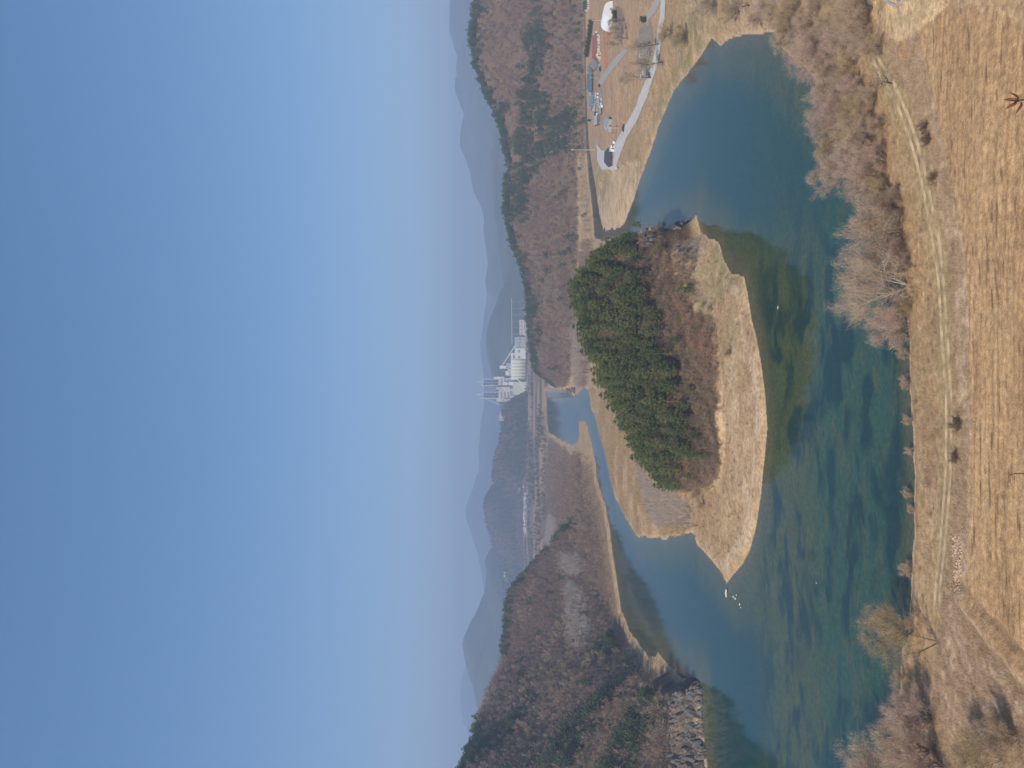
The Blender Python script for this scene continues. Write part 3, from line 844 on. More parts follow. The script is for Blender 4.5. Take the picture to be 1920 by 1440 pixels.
def woods(name, label, X, Y, chooser, zmin=0.6):
    Z, d, tops, fld, bd = terrain(X, Y, True)
    idx, keep, sc = chooser(X, Y, Z, d, tops)
    k = keep & (Z > zmin) & (np.abs(X) < .72 * Y)
    n = k.sum()
    return scatter(name, label, np.column_stack([X, Y, Z - .1])[k], RNG.uniform(0, 6.28, n), (sc * RNG.uniform(.75, 1.25, len(X)))[k], FAR, idx[k])

def pyv(X, Y, Z):
    return 720 - X / Y * F, V0 + (H - Z) / Y * F

def ch_right(X, Y, Z, d, tops):
    hh = tops[0]; py, v = pyv(X, Y, Z)
    s, zc, yb, yc, yk = RIGHT_HILL
    q = X / Y
    t = np.clip((Y - np.interp(q, s, yb)) / (np.interp(q, s, yc) - np.interp(q, s, yb)), 0, 2)
    n1 = fbm(X, Y, 55, octv=3, seed=501); n2 = fbm(X, Y, 22, octv=3, seed=511); r = RNG.uniform(size=X.shape)
    pinep = np.clip((t - .86) * 6, 0, .85) + np.clip((n1 - .57) * 7, 0, .75) + .012
    idx = np.where(r < .45, 0, np.where(r < .7, 1, np.where(r < .84, 2, np.where(r < .94, 4, 5))))
    idx = np.where(n2 > .58, np.where(r < .5, 3, 2), idx)
    idx = np.where((fbm(X, Y, 30, octv=4, seed=521) > .57) & (r < .7), 4, idx)
    idx = np.where(RNG.uniform(size=X.shape) < pinep, 6 + (r * 3).astype(int), idx)
    rock = (fbm(X, Y, 16, octv=2, seed=77) > .70)
    return idx, (hh > 1.0) & (t < 1.25) & ~rock, np.where(idx >= 6, .95, 1.0)
X, Y = grid_pts(-60, 760, 785, 1190, 5.0)
woods('hillside_forest', 'grey brown bare woods with dark pines on the village hill', X, Y, ch_right)

PALE = [WP([(1062, 1038), (1055, 1060), (1075, 1075), (1100, 1070), (1098, 1042)]), WP([(1075, 1085), (1070, 1130), (1078, 1200), (1110, 1215), (1118, 1170), (1104, 1110)]), WP([(1034, 965), (1028, 1010), (1040, 1030), (1048, 975)])]
def ch_left(X, Y, Z, d, tops):
    hh = tops[1]; py, v = pyv(X, Y, Z)
    s, zc, yb, yc, yk = LEFT_HILL
    q = X / Y
    t = np.clip((Y - np.interp(q, s, yb)) / (np.interp(q, s, yc) - np.interp(q, s, yb)), 0, 2)
    n1 = fbm(X, Y, 40, octv=3, seed=601); n2 = fbm(X, Y, 30, octv=3, seed=611); r = RNG.uniform(size=X.shape)
    red = (py < 1280) & (t > .45)
    n3 = fbm(X, Y, 26, octv=4, seed=621)
    idx = np.where(r < .42, 0, np.where(r < .75, 1, np.where(r < .85, 4, np.where(r < .93, 5, 2))))
    idx = np.where(red & (r < .85), np.where(r < .45, 2, 3), idx)
    idx = np.where((n3 > .56) & (r < .75), 4, idx)
    idx = np.where((n2 > .58) & (py > 1230) & (r < .55), 5, idx)
    pinep = np.clip((n1 - .58) * 6, 0, .55) * (py > 1180) + np.clip((t - .93) * 7, 0, .7) * ((py > 1340) | (py < 1230)) + .015
    idx = np.where(RNG.uniform(size=X.shape) < pinep, 6 + (r * 3).astype(int), idx)
    pale = np.zeros(X.shape, bool)
    for P in PALE: pale |= inside(py, v - 6, P)
    pale &= r < .8
    idx = np.where(pale, 9 + (r > .4), idx)
    return idx, ((hh > .8) | (inside(X, Y, CLIFF_L) & (d > 8))) & (t < 1.2) & (d > 3), np.where(idx == 5, .8, .92)
X, Y = grid_pts(-620, -60, 300, 900, 4.3)
woods('hillside_forest', 'purple brown bare woods on the steep left hill', X, Y, ch_left)

FLAT = WL([(1118, 890), (1140, 985), (1152, 1080), (1166, 1150), (1208, 1228), (1245, 1248), (1275, 1290), (1275, 1330), (1030, 1330), (1034, 1000), (1030, 930), (1031, 816), (1042, 822), (1060, 832), (1076, 842), (1100, 850), (1110, 850)])
def ch_flat(X, Y, Z, d, tops):
    n1 = fbm(X, Y, 35, octv=3, seed=701); r = RNG.uniform(size=X.shape); py, v = pyv(X, Y, Z)
    idx = np.where(r < .38, 0, np.where(r < .62, 1, np.where(r < .90, 4, np.where(r < .97, 5, 3))))
    pale = np.zeros(X.shape, bool)
    for P in PALE: pale |= inside(py, v - 6, P)
    idx = np.where(pale & (r < .9), 9 + (r > .4), idx)
    clear = (v > 1005) & (v < 1026) & (n1 > .5)
    dens = np.clip((d - 4) / 22, .12, 1) * np.where(n1 < .40, .25, 1)
    sc = np.where(idx >= 9, 1.0, .55 + .4 * sst(10, 60, d))
    return idx, inside(X, Y, FLAT) & (tops[1] < .9) & (d > 3.5) & (RNG.uniform(size=X.shape) < dens) & ~clear, sc
X, Y = grid_pts(-470, -10, 380, 1400, 4.6)
woods('riverside_woodland', 'brown leafless woodland and scrub on the far left river flats', X, Y, ch_flat)

def ch_far(X, Y, Z, d, tops):
    n1 = fbm(X, Y, 90, octv=3, seed=801); r = RNG.uniform(size=X.shape)
    kn = (tops[2] > 2) | (tops[3] > 3)
    idx = np.where(r < .5, 0, np.where(r < .8, 1, 2))
    pp = np.where(tops[2] > 2, .55, np.where(tops[3] > 3, .35, .05)) + np.clip((n1 - .5) * 2.5, -.2, .3)
    idx = np.where(RNG.uniform(size=X.shape) < pp, 6 + (r * 3).astype(int), idx)
    keep = kn | (n1 > .54) | (Y < 1530)
    return idx, keep & (Y > 1445), np.where(kn, 1.35, .75)
X, Y = grid_pts(-1250, 640, 1445, 3420, 9.5)
woods('far_woodland', 'hazy dark woods on the low hills and plain beyond the far pool', X, Y, ch_far)

def ch_bank(X, Y, Z, d, tops):
    r = RNG.uniform(size=X.shape); py, v = pyv(X, Y, Z)
    idx = np.where(r < .4, 4, np.where(r < .7, 0, np.where(r < .9, 3, 6)))
    P = WL([(1087, 0), (1086, 200), (1092, 330), (1100, 420), (1108, 440), (1104, 300), (1099, 200), (1096, 0), (1095, -100), (1087, -100)], 2)
    Q = WL([(1085, 600), (1086, 720), (1100, 726), (1108, 700), (1112, 560), (1112, 450), (1100, 450)], 2)
    inq = inside(X, Y, Q)
    idx = np.where(inq, np.where((py > 605) & (r < .3), 9 + (r < .12), np.where(r < .55, 4, np.where(r < .85, 0, 2))), idx)
    return idx, (inside(X, Y, P) & (RNG.uniform(size=X.shape) < np.where(py < 285, .95, .3))) | inq, np.where(inq, .8, np.where(py < 285, .7, .5))
X, Y = grid_pts(-30, 520, 620, 900, 4.2)
woods('bank_scrub', 'leafless scrub along the foot of the village hill and the creek', X, Y, ch_bank)

# ------------------------------------------------------------------ the peninsula's pines
CROWNS = []
for k in range(6):
    hh = (10.5, 11.5, 9.5, 12.0, 8.5, 11.0)[k]
    mb, V, Fc = pine(40 + k, hh, (2.0, 2.3, 1.9, 2.2, 2.0, 2.5)[k], 10, 22, .75, (.26, .3, .22, .34, .2, .3)[k], wid=.17)
    CROWNS.append((mb.mesh('trunk', M_BARK_PINE), mesh_np('crown', V, Fc, M_NEEDLE), joined('pine', mb, V, Fc, M_BARK_PINE, M_NEEDLE)))

def plant_tree(name, loc, rz, sc, trunk, crown, label, cat, group=None):
    e = empty(name, loc, rz, label, cat, group); e.scale = (sc, sc, sc)
    link(bpy.data.objects.new('trunk', trunk), e); link(bpy.data.objects.new('crown', crown), e)
    return e

# the closed stand: from a line across the slope to just behind the ridge
def pine_zone(X, Y):
    Z = terrain(X, Y); q, v = pyv(X, Y, Z)
    lo = np.interp(q, [410, 440, 470, 520, 560, 620, 660, 720, 760, 800, 850, 890, 925], [1205, 1205, 1212, 1228, 1244, 1266, 1278, 1294, 1308, 1320, 1326, 1308, 1275])
    s, zc, yb, yc, yk = PINE_HILL
    c = np.interp(X / Y, s, yc)
    return (v < lo) & (Y < c + 34) & (q > 410) & (q < 925), v, lo
X, Y = grid_pts(-75, 90, 268, 445, 3.8, .45)
Z, d, tops, fld, bd = terrain(X, Y, True)
inz, vv, lo = pine_zone(X, Y)
stray = (~inz) & (vv > lo) & (vv < lo + 75) & (tops[4] > .6) & (RNG.uniform(size=X.shape) < .14)
gapn = fbm(X, Y, 11, octv=2, seed=91)
ok = ((inz & (gapn > .2)) | stray) & (d > 5)
ii = np.nonzero(ok)[0]
# how much of each tree stands clear of the tree in front: nearer rows first, the ridge behind last
ii = ii[np.argsort(Y[ii])]
left_over = []
n_ind = 0
for j in ii:
    k = RNG.integers(0, 6); sc = RNG.uniform(.74, 1.22) * (.72 if stray[j] else 1)
    if n_ind < 292:
        n_ind += 1
        lab = 'small green pine scattered on the shrubby slope below the closed stand' if stray[j] else 'green pine in the closed stand on the peninsula hill'
        plant_tree('pine_tree', (X[j], Y[j], Z[j] - .1), RNG.uniform(0, 6.28), sc, CROWNS[k][0], CROWNS[k][1], lab, 'tree',
                   'pines scattered on the lower slope' if stray[j] else 'pines of the closed stand')
    else:
        left_over.append((X[j], Y[j], Z[j] - .1, RNG.uniform(0, 6.28), sc, k))
lf = np.array(left_over)
print('PINES', n_ind, len(left_over))
if len(lf): scatter('pine_stand', 'rear pines of the stand along the peninsula ridge', lf[:, :3], lf[:, 3], lf[:, 4], [c[2] for c in CROWNS], lf[:, 5])
mb, V, Fc = pine(61, 9.5, 2.1, 7, 26, .6, .52, wid=.17)
p = G(1222, 424)
plant_tree('pine_tree', (p.x + 2, p.y + 6, tz(p.x + 2, p.y + 6) - .1), .6, 1.0, mb.mesh('trunk', M_BARK_PINE), mesh_np('crown', V, Fc, M_NEEDLE),
           'lone pine leaning out over the water at the peninsula cliff top', 'tree')

# undergrowth of the lower slope
SHR = []
for k, m in enumerate((M_TW_GREY, M_TW_RUST, M_FAR_A, M_FAR_B, M_FAR_D, M_TW_RUST)):
    mb, V, Fc = bare_tree(80 + k, 3.0 + .3 * k, 4, .6, 2, 210, .62, .05, 3, 4, r0=.05)
    SHR.append(joined('shrub', mb, V, Fc, M_BARK, m))
X, Y = grid_pts(-72, 84, 262, 350, 1.6)
Z, d, tops, fld, bd = terrain(X, Y, True)
q = 720 - X / Y * F
r = RNG.uniform(size=X.shape)
n = fbm(X, Y, 14, octv=3, seed=905)
foot = np.interp(q, *[a[::-1] for a in (np.array([930, 890, 840, 750, 650, 600, 530, 470, 420]), np.array([292, 275, 271, 271, 277, 282, 298, 306, 316]))])
keep = (tops[4] > .25) & (d > 4) & (Y > foot) & (r < np.clip(n * 1.8, .3, .95))
idx = (RNG.uniform(size=X.shape) * 6).astype(int)
idx = np.where((n > .55) & (RNG.uniform(size=X.shape) < .6), 1, idx)
k = keep.sum()
scatter('undergrowth', 'grey and rust leafless undergrowth on the lower peninsula slope', np.column_stack([X, Y, Z - .05])[keep], RNG.uniform(0, 6.28, k), RNG.uniform(.6, 1.25, k), SHR, idx[keep])
#PART4
# ------------------------------------------------------------------ bare trees one can tell apart
def tree_kind(seed, m, bark, **kw):
    mb, V, Fc = bare_tree(seed, **kw)
    return mb.mesh('trunk', bark), mesh_np('crown', V, Fc, m)
WK = {}
for nm, m in (('pink', M_TW_PINK), ('tan', M_TW_TAN), ('grey', M_TW_GREY), ('olive', M_TW_OLIVE), ('rust', M_TW_RUST)):
    for v in range(2):
        WK[nm, v] = tree_kind(200 + v + len(nm) * 7, m, M_BARK, h=8.2, stems=7, lean=.62, levels=3, tw=10500, twl=.95, tww=.028, kids=4, r0=.11, jit=.34, tw_up=.3)
BIG = tree_kind(301, M_TW_TAN, M_BARK_PALE, h=14.0, stems=6, lean=.66, levels=3, tw=16000, twl=1.15, tww=.028, kids=6, r0=.23, low=.25, jit=.5)
SPARSE = [tree_kind(310 + v, M_TW_GREY, M_BARK_DARK, h=9, stems=2, lean=.6, levels=3, tw=900, twl=.9, tww=.03, kids=4, r0=.16, low=.35) for v in range(2)]
TALL = [tree_kind(320 + v, M_TW_GREY, M_BARK_DARK, h=20, stems=1, lean=.3, levels=3, tw=2600, twl=1.7, tww=.045, kids=6, r0=.34, low=.3) for v in range(3)]
SLIM = tree_kind(330, M_TW_GREY, M_BARK, h=17, stems=4, lean=.28, levels=2, tw=500, twl=1.2, tww=.035, kids=4, r0=.13, low=.4)
DARKB = [tree_kind(340 + v, M_TW_DARK, M_BARK_DARK, h=2.6, stems=6, lean=.8, levels=2, tw=900, twl=.6, tww=.05, kids=4, r0=.05) for v in range(2)]

def put_tree(name, px, py, sc, kind, label, cat='tree', group=None, rz=None, z=None):
    p = G(px, py)
    return plant_tree(name, (p.x, p.y, p.z - .05), random.uniform(0, 6.28) if rz is None else rz, sc, kind[0], kind[1], label, cat, group)

GW = 'willows along the near bank'
put_tree('willow_tree', 1562, 108, 1.15, WK['pink', 0], 'fluffy pinkish leafless willow reaching over the head of the bay', 'tree', GW)
put_tree('willow_tree', 1585, 178, 1.0, WK['tan', 1], 'tan leafless willow just below the pinkish bay willow', 'tree', GW)
put_tree('willow_tree', 1592, 222, 1.1, WK['pink', 1], 'pinkish leafless willow in the middle of the near bank thicket', 'tree', GW)
put_tree('willow_tree', 1588, 262, 1.05, WK['olive', 0], 'olive brown leafless willow with water showing through its crown', 'tree', GW)
put_tree('willow_tree', 1592, 322, 1.05, WK['tan', 0], 'tan leafless willow standing furthest out over the water', 'tree', GW)
put_tree('willow_tree', 1655, 335, 1.0, WK['pink', 0], 'dense pinkish leafless willow behind the outermost tan one', 'tree', GW, rz=2.0)
put_tree('willow_tree', 1686, 392, .8, WK['grey', 1], 'low grey leafless bush with dark fallen branches beside the track', 'bush', GW)
put_tree('willow_tree', 1692, 432, 1.3, WK['tan', 1], 'round tan brown leafless willow right of the big pale tree', 'tree', GW, rz=1.0)
put_tree('big_tree', 1700, 535, 1.0, BIG, 'tallest bank tree with spreading pale limbs over the water', 'tree', rz=.5)
put_tree('willow_tree', 1706, 612, .95, WK['pink', 1], 'rosy leafless willow at the left foot of the big pale tree', 'tree', GW, rz=4.0)
put_tree('willow_tree', 1712, 1180, 1.05, WK['olive', 1], 'rounded olive tan leafless willow leaning over the water on the left', 'tree', GW)
put_tree('bare_tree', 1757, 1203, .95, SPARSE[0], 'thin dark limbed bare tree beside the olive tan willow', 'tree')
put_tree('willow_tree', 1748, 1345, 1.05, WK['pink', 0], 'reddish leafless willow, right one of the bottom left clump', 'tree', GW, rz=5)
put_tree('willow_tree', 1742, 1408, 1.15, WK['grey', 0], 'pale feathery leafless willow in the bottom left clump', 'tree', GW)
put_tree('willow_tree', 1770, 1438, 1.0, WK['pink', 1], 'leafless willow at the left picture edge of the clump', 'tree', GW)
put_tree('willow_tree', 1690, 1452, 1.35, WK['tan', 0], 'tan willow top standing alone over water at the left edge', 'tree', GW)
put_tree('bare_tree', 1673, 158, .75, SPARSE[1], 'small dark bare tree at the bend of the farm track', 'tree')
put_tree('bush', 1880, 1420, .9, WK['olive', 1], 'shadowy olive brown bush in the bottom left corner', 'bush')
put_tree('bush', 1910, 1385, .7, WK['grey', 1], 'grey leafless bush beside the corner of the field', 'bush')
put_tree('dead_bush', 1802, 797, .8, DARKB[0], 'dark dead bush on the weedy strip, right of its twin', 'bush', 'dark dead bushes on the weedy strip')
put_tree('dead_bush', 1798, 858, .75, DARKB[1], 'dark triangular dead bush on the weedy strip', 'bush', 'dark dead bushes on the weedy strip')
for px, py, lab in ((1738, 238, 'large blackened brush pile beside the track'), (1757, 333, 'brown brush pile on the weedy strip left of the blackened one'), (1745, 262, 'blackened end of the brush pile nearest the field')):
    put_tree('brush_pile', px, py, .75, DARKB[random.randint(0, 1)], lab, 'brush pile')
# thicket round the head of the bay
TH = [('pink', 0), ('tan', 1), ('olive', 0), ('olive', 1), ('grey', 0), ('grey', 1), ('tan', 0)]
lab = 'leafless willow of the tangled thicket behind the head of the bay'
random.seed(11)
spots = [(1500, 20), (1525, 55), (1545, 12), (1570, 50), (1590, 20), (1600, 75), (1615, 40), (1560, 85), (1630, 12), (1635, 70), (1490, -20), (1540, -30), (1590, -30),
         (1610, 120), (1625, 160), (1640, 205), (1620, 235), (1650, 255), (1632, 290), (1668, 300), (1605, 150), (1470, 35), (1450, 10), (1430, 35), (1500, 60)]
for px, py in spots:
    k = random.choice(TH)
    put_tree('willow_tree', px + random.uniform(-6, 6), py + random.uniform(-6, 6), random.uniform(.62, .95), WK[k], lab, 'tree', 'thicket willows at the head of the bay')
for px, py, sc in ((1668, 350, .55), (1690, 372, .5), (1700, 470, .55), (1708, 500, .5), (1710, 575, .45), (1640, 318, .6), (1612, 262, .6), (1600, 200, .65), (1575, 140, .7), (1660, 232, .5), (1645, 182, .5), (1655, 90, .6), (1620, 8, .7), (1575, -10, .75), (1530, 85, .65), (1512, 100, .6)):
    k = random.choice(TH)
    put_tree('bush', px, py, sc, WK[k], 'low leafless bush in the brush fringing the near bank willows', 'bush', 'low bushes among the near bank willows')
for px, py, sc in ((1708, 716, .28), (1712, 788, .25), (1714, 846, .22), (1712, 926, .25), (1716, 955, .2), (1711, 1068, .32), (1706, 662, .3), (1696, 1268, .3)):
    put_tree('bush', px, py, sc, WK[random.choice((('tan', 0), ('pink', 1), ('grey', 0)))], 'tiny leafless shrub overhanging the open stretch of the near bank', 'bush', 'tiny shrubs on the open near bank')
# far side of the bay
put_tree('bare_tree', 1290, 68, 1.0, WK['olive', 0], 'olive tinged bare tree between the road and the bay', 'tree')
put_tree('bare_tree', 1262, 62, .9, WK['olive', 1], 'smaller olive tinged bare tree close to the road edge', 'tree')
put_tree('bare_tree', 1318, 14, 1.0, SPARSE[0], 'dark limbed bare tree at the top edge beyond the bay', 'tree')
put_tree('bare_tree', 1345, 10, .9, WK['grey', 0], 'grey bare tree beside the dark limbed one beyond the bay', 'tree')
put_tree('bare_tree', 1405, 12, 1.1, SPARSE[1], 'bare tree with forked dark trunk above the bay head', 'tree')
put_tree('bare_tree', 1385, 20, .9, WK['olive', 0], 'bushy olive brown bare tree above the bay head', 'tree')
# roadside trees of the village
put_tree('roadside_tree', 1238, 82, .95, TALL[0], 'tall bare roadside tree nearest the right edge', 'tree', 'tall bare trees along the village road')
put_tree('roadside_tree', 1243, 116, .9, TALL[1], 'tall bare roadside tree with bent trunk, second along the road', 'tree', 'tall bare trees along the village road')
put_tree('roadside_tree', 1222, 146, .95, TALL[2], 'tall bare roadside tree with wide fan crown before the open field', 'tree', 'tall bare trees along the village road')
for k, (px, py) in enumerate(((1172, 38), (1176, 52), (1170, 62), (1178, 72), (1168, 80))):
    put_tree('yard_tree', px, py, .62, TALL[k % 3], 'small purplish bare tree in the clump between hedge and yard', 'tree', 'clump of bare yard trees')
# peninsula
put_tree('slender_tree', 1308, 984, .95, SLIM, 'slender many stemmed bare tree at the left point of the peninsula', 'tree', rz=.3)
put_tree('bush', 1313, 925, .5, WK['olive', 0], 'olive brown bush below the left end of the pines', 'bush')
put_tree('bush', 1322, 945, .42, WK['olive', 1], 'small olive bush nearest the slender peninsula tree', 'bush')
put_tree('bush', 1372, 662, .4, WK['grey', 1], 'grey leafless bush on the peninsula grass strip', 'bush')

# ------------------------------------------------------------------ reeds, weeds, grass (masses)
def tuft(seed, m, h, n, spread, lean=.35, wd=.035):
    rng = np.random.default_rng(seed)
    P = np.column_stack([rng.normal(size=n) * spread, rng.normal(size=n) * spread, np.full(n, -.05)])
    D = np.column_stack([rng.normal(size=n) * lean, rng.normal(size=n) * lean, np.ones(n)]); D /= np.linalg.norm(D, axis=1)[:, None]
    V, Fc = blades(P, D, h * rng.uniform(.45, 1.2, n), wd * rng.uniform(.7, 1.4, n), rng)
    return mesh_np('tuft', V, Fc, m)
REEDS = [tuft(1, M_REED, 2.0, 45, .8, .2, .10), tuft(2, M_REED, 1.6, 45, .9, .25, .10), tuft(3, M_REED_GREY, 2.6, 40, .8, .15, .09), tuft(4, M_WEED, 1.3, 40, .8, .4, .09)]
def mass(name, label, X, Y, keep, protos, pick, smin=.7, smax=1.25):
    Z = terrain(X, Y)
    k = keep & (Z > .15)
    n = int(k.sum())
    return scatter(name, label, np.column_stack([X, Y, Z])[k], RNG.uniform(0, 6.28, n), RNG.uniform(smin, smax, n), protos, pick[k])
REED_P = WL([(1108, 728), (1126, 800), (1143, 866), (1150, 900), (1172, 960), (1200, 1003), (1296, 1000), (1305, 955), (1285, 925), (1240, 912), (1200, 845), (1165, 770), (1140, 735)])
X, Y = grid_pts(-100, 40, 300, 780, 2.1)
n1 = fbm(X, Y, 20, octv=3, seed=951); py, v = pyv(X, Y, 2.0 + 0 * X)
pick = np.where(n1 < .45, 0, np.where(n1 < .55, 1, 3))
pick = np.where((py > 850) & (py < 985) & (v > 1195 + (py - 850) * .2), 2, pick)
mass('reed_bed', 'pale dry reed bed behind the pines on the peninsula', X, Y, inside(X, Y, REED_P) & (RNG.uniform(size=X.shape) < np.where(n1 > .62, .3, .95)), REEDS, pick)

WEEDS = [tuft(11, M_WEED, .8, 60, .42, .5, .035), tuft(12, M_WEED, .65, 60, .45, .6, .035), tuft(13, M_GRASS, .5, 70, .45, .6, .03), tuft(14, M_REED, .9, 50, .4, .4, .035), tuft(15, M_TW_DARK, .8, 40, .35, .6, .03), tuft(16, M_GREENG, .4, 60, .4, .5, .03)]
BR = WL([(1640, 60), (1692, 175), (1725, 268), (1750, 377), (1766, 475), (1774, 606), (1783, 733), (1784, 886), (1778, 981), (1768, 1060), (1755, 1130), (1733, 1290), (1738, 1440), (1800, 1560),
    (1990, 1560), (1985, 1340), (1915, 1268), (1828, 1178), (1792, 1132), (1804, 1112), (1811, 959), (1811, 842), (1806, 624), (1800, 475), (1780, 344), (1750, 219), (1715, 44)], 3.5)
X, Y = grid_pts(-95, 90, 105, 245, .8)
n1 = fbm(X, Y, 8, octv=3, seed=961); r = RNG.uniform(size=X.shape)
rub = WL([(1780, 1000), (1780, 1104), (1806, 1104), (1806, 1000)], 3.5)
td = seg_dist(X, Y, TRACK_W, closed=False)
keep = inside(X, Y, BR) & (r < np.where(n1 > .35, .8, .35)) & ~inside(X, Y, rub) & (td > 2.2) & (seg_dist(X, Y, LOOP_W, closed=False) > 3.6)
pick = np.where(r < .35, 0, np.where(r < .6, 1, np.where(r < .7, 2, np.where(r < .77, 3, 4 * (r > .79)))))
pick = np.clip(pick, 0, 4)
mass('dead_weeds', 'pinkish grey dead weeds on the strip between track and field', X, Y, keep, WEEDS, pick)

X, Y = grid_pts(-100, 110, 140, 345, 1.0)
d = shore(X, Y); td = seg_dist(X, Y, TRACK_W, closed=False); r = RNG.uniform(size=X.shape); n1 = fbm(X, Y, 10, octv=3, seed=971)
SIDE = WL([(1690, 1560), (1692, 1256), (1716, 1007), (1718, 820), (1700, 593), (1652, 400), (1535, 150), (1467, 94), (1430, 50), (1351, 70), (1300, 110), (1232, 245), (1210, 300), (1240, 90), (1250, 20), (1250, -120), (1640, -60), (1668, 165), (1720, 315),
    (1752, 475), (1762, 646), (1769, 799), (1760, 981), (1742, 1150), (1735, 1300), (1740, 1560)], 1.5)
keep = inside(X, Y, SIDE) & (d > .35) & (td > 2.1) & (seg_dist(X, Y, LOOP_W, closed=False) > 3.6) & (r < np.where(Y > 230, .6, .75)) & (n1 > .30)
pick = np.where(r < .35, 2, np.where(r < .5, 3, np.where(r < .66, 1, np.where(n1 > .58, 5, 2))))
mass('bank_grass', 'tawny dry grass along the near bank and round the bay', X, Y, keep, WEEDS, pick)

X, Y = grid_pts(-85, 95, 140, 345, 3.6)
d = shore(X, Y); r = RNG.uniform(size=X.shape); td = seg_dist(X, Y, TRACK_W, closed=False); hh = hill_h(X, Y, PINE_HILL, 3)[0]
keep = (d > 1.5) & (td > 3) & (r < .30) & (hh < 1.0) & ((inside(X, Y, SIDE) & (Y < 260)) | inside(X, Y, WL(PENINSULA[5:34], 0)))
mass('low_scrub', 'low dead twiggy scrub dotted over the dry banks', X, Y, keep, SHR, (RNG.uniform(size=X.shape) * 4).astype(int), .2, .42)
PENG = [tuft(21, M_GRASS, .8, 45, .6, .5, .05), tuft(22, M_REED, .8, 45, .6, .5, .05), tuft(23, M_WEED, .9, 40, .6, .5, .05), tuft(24, M_GREENG, .55, 50, .5, .5, .05)]
X, Y = grid_pts(-80, 80, 236, 345, 1.5)
d = shore(X, Y); r = RNG.uniform(size=X.shape); n1 = fbm(X, Y, 9, octv=3, seed=981)
PEN_P = WL(PENINSULA[5:34], 0)
hh = hill_h(X, Y, PINE_HILL, 3)[0]
keep = inside(X, Y, PEN_P) & (d > 7) & (hh < 1.5) & (n1 > .42) & (r < .7)
pick = np.where(r < .3, 0, np.where(r < .5, 1, np.where(r < .62, 2, np.where(n1 > .62, 3, 0))))
mass('peninsula_grass', 'sparse dry grass on the gravel shore of the peninsula', X, Y, keep, PENG, pick)

BANKG = [tuft(31, M_GRASS, 1.1, 40, .9, .5, .09), tuft(32, M_WEED, 1.3, 40, .9, .5, .09), tuft(33, M_REED, 1.2, 40, .9, .4, .09), tuft(34, M_GREENG, .7, 40, .9, .5, .09)]
X, Y = grid_pts(-420, 430, 330, 830, 3.0)
d = shore(X, Y); r = RNG.uniform(size=X.shape); n1 = fbm(X, Y, 14, octv=3, seed=991)
py, v = pyv(X, Y, 2.0 + 0 * X)
vb = (py < 320) & (py > -60) & (d < 75) & (v > 1160) & ~inside(X, Y, SAND)
rd = inside(X, Y, np.concatenate([WL(ROAD_L, 3.4), WL(ROAD_R, 3.4)[::-1]]))
vill = inside(X, Y, WL([(1100, 20), (1107, 190), (1116, 260), (1135, 280), (1160, 262), (1178, 222), (1200, 175), (1212, 140), (1228, 80), (1235, 30), (1235, -80), (1100, -80)], 3.6))
lb = (X < 0) & (d < 22) & (v > 1090) & inside(X, Y, WL([(1112, 860), (1140, 985), (1152, 1080), (1166, 1150), (1208, 1228), (1245, 1248), (1250, 1300), (1080, 1300), (1080, 860)]))
keep = (vb | lb) & ~rd & ~vill & (d > 1.5) & (r < .75) & (n1 > .36)
pick = np.where(r < .3, 0, np.where(r < .5, 1, np.where(r < .62, 2, np.where(n1 > .60, 3, 0))))
mass('far_bank_grass', 'rough dry grass on the village bank and the far left bank', X, Y, keep, BANKG, pick)

# ------------------------------------------------------------------ rocks
M_ROCK = mat('rock_grey', (.19, .145, .108), .9, .6, 1.3, .2, bump=1.0, rnd=(.125, .10, .08))
M_ROCK_D = mat('rock_dark', (.115, .105, .10), .9, .5, .7, .2, bump=.8)
M_CRAG = mat('crag_pale', (.33, .28, .235), .9, .35, .8, .2, bump=.8)
M_STONE = mat('pale_stone', (.62, .55, .47), .9, .25, 1.5, .2)
M_RUBBLE = mat('tan_rubble', (.50, .36, .25), .9, .3, 2.5, .2, rnd=(.40, .29, .20))
def rock(seed, sx, sy, sz, cuts=9, sub=2):
    rng = np.random.default_rng(seed)
    bm = bmesh.new(); bmesh.ops.create_icosphere(bm, subdivisions=sub, radius=1)
    V = np.array([v.co[:] for v in bm.verts])
    for c in range(cuts):
        n = unit(rng.normal(size=3)); o = rng.uniform(.45, .85)
        dd = V @ n - o; V = V - np.outer(np.maximum(dd, 0), n)
    V = V * np.array([sx, sy, sz]) + rng.normal(size=V.shape) * .03 * min(sx, sy, sz)
    Fc = np.array([[v.index for v in f.verts] for f in bm.faces]); bm.free()
    return V, Fc
def outcrop(name, chunks, m, label, origin):
    e = empty(name, origin, 0, label, 'rock')
    for k, (x, y, z, sx, sy, sz, tilt, rz, sd) in enumerate(chunks):
        V, Fc = rock(sd, sx, sy, sz, 8, 2)
        R = Matrix.Rotation(rz, 3, 'Z') @ Matrix.Rotation(tilt, 3, 'Y')
        V = V @ np.array(R).T + np.array([x - origin[0], y - origin[1], z - origin[2]])
        link(bpy.data.objects.new('boulder', mesh_np('boulder', V, Fc, m[k % len(m)])), e)
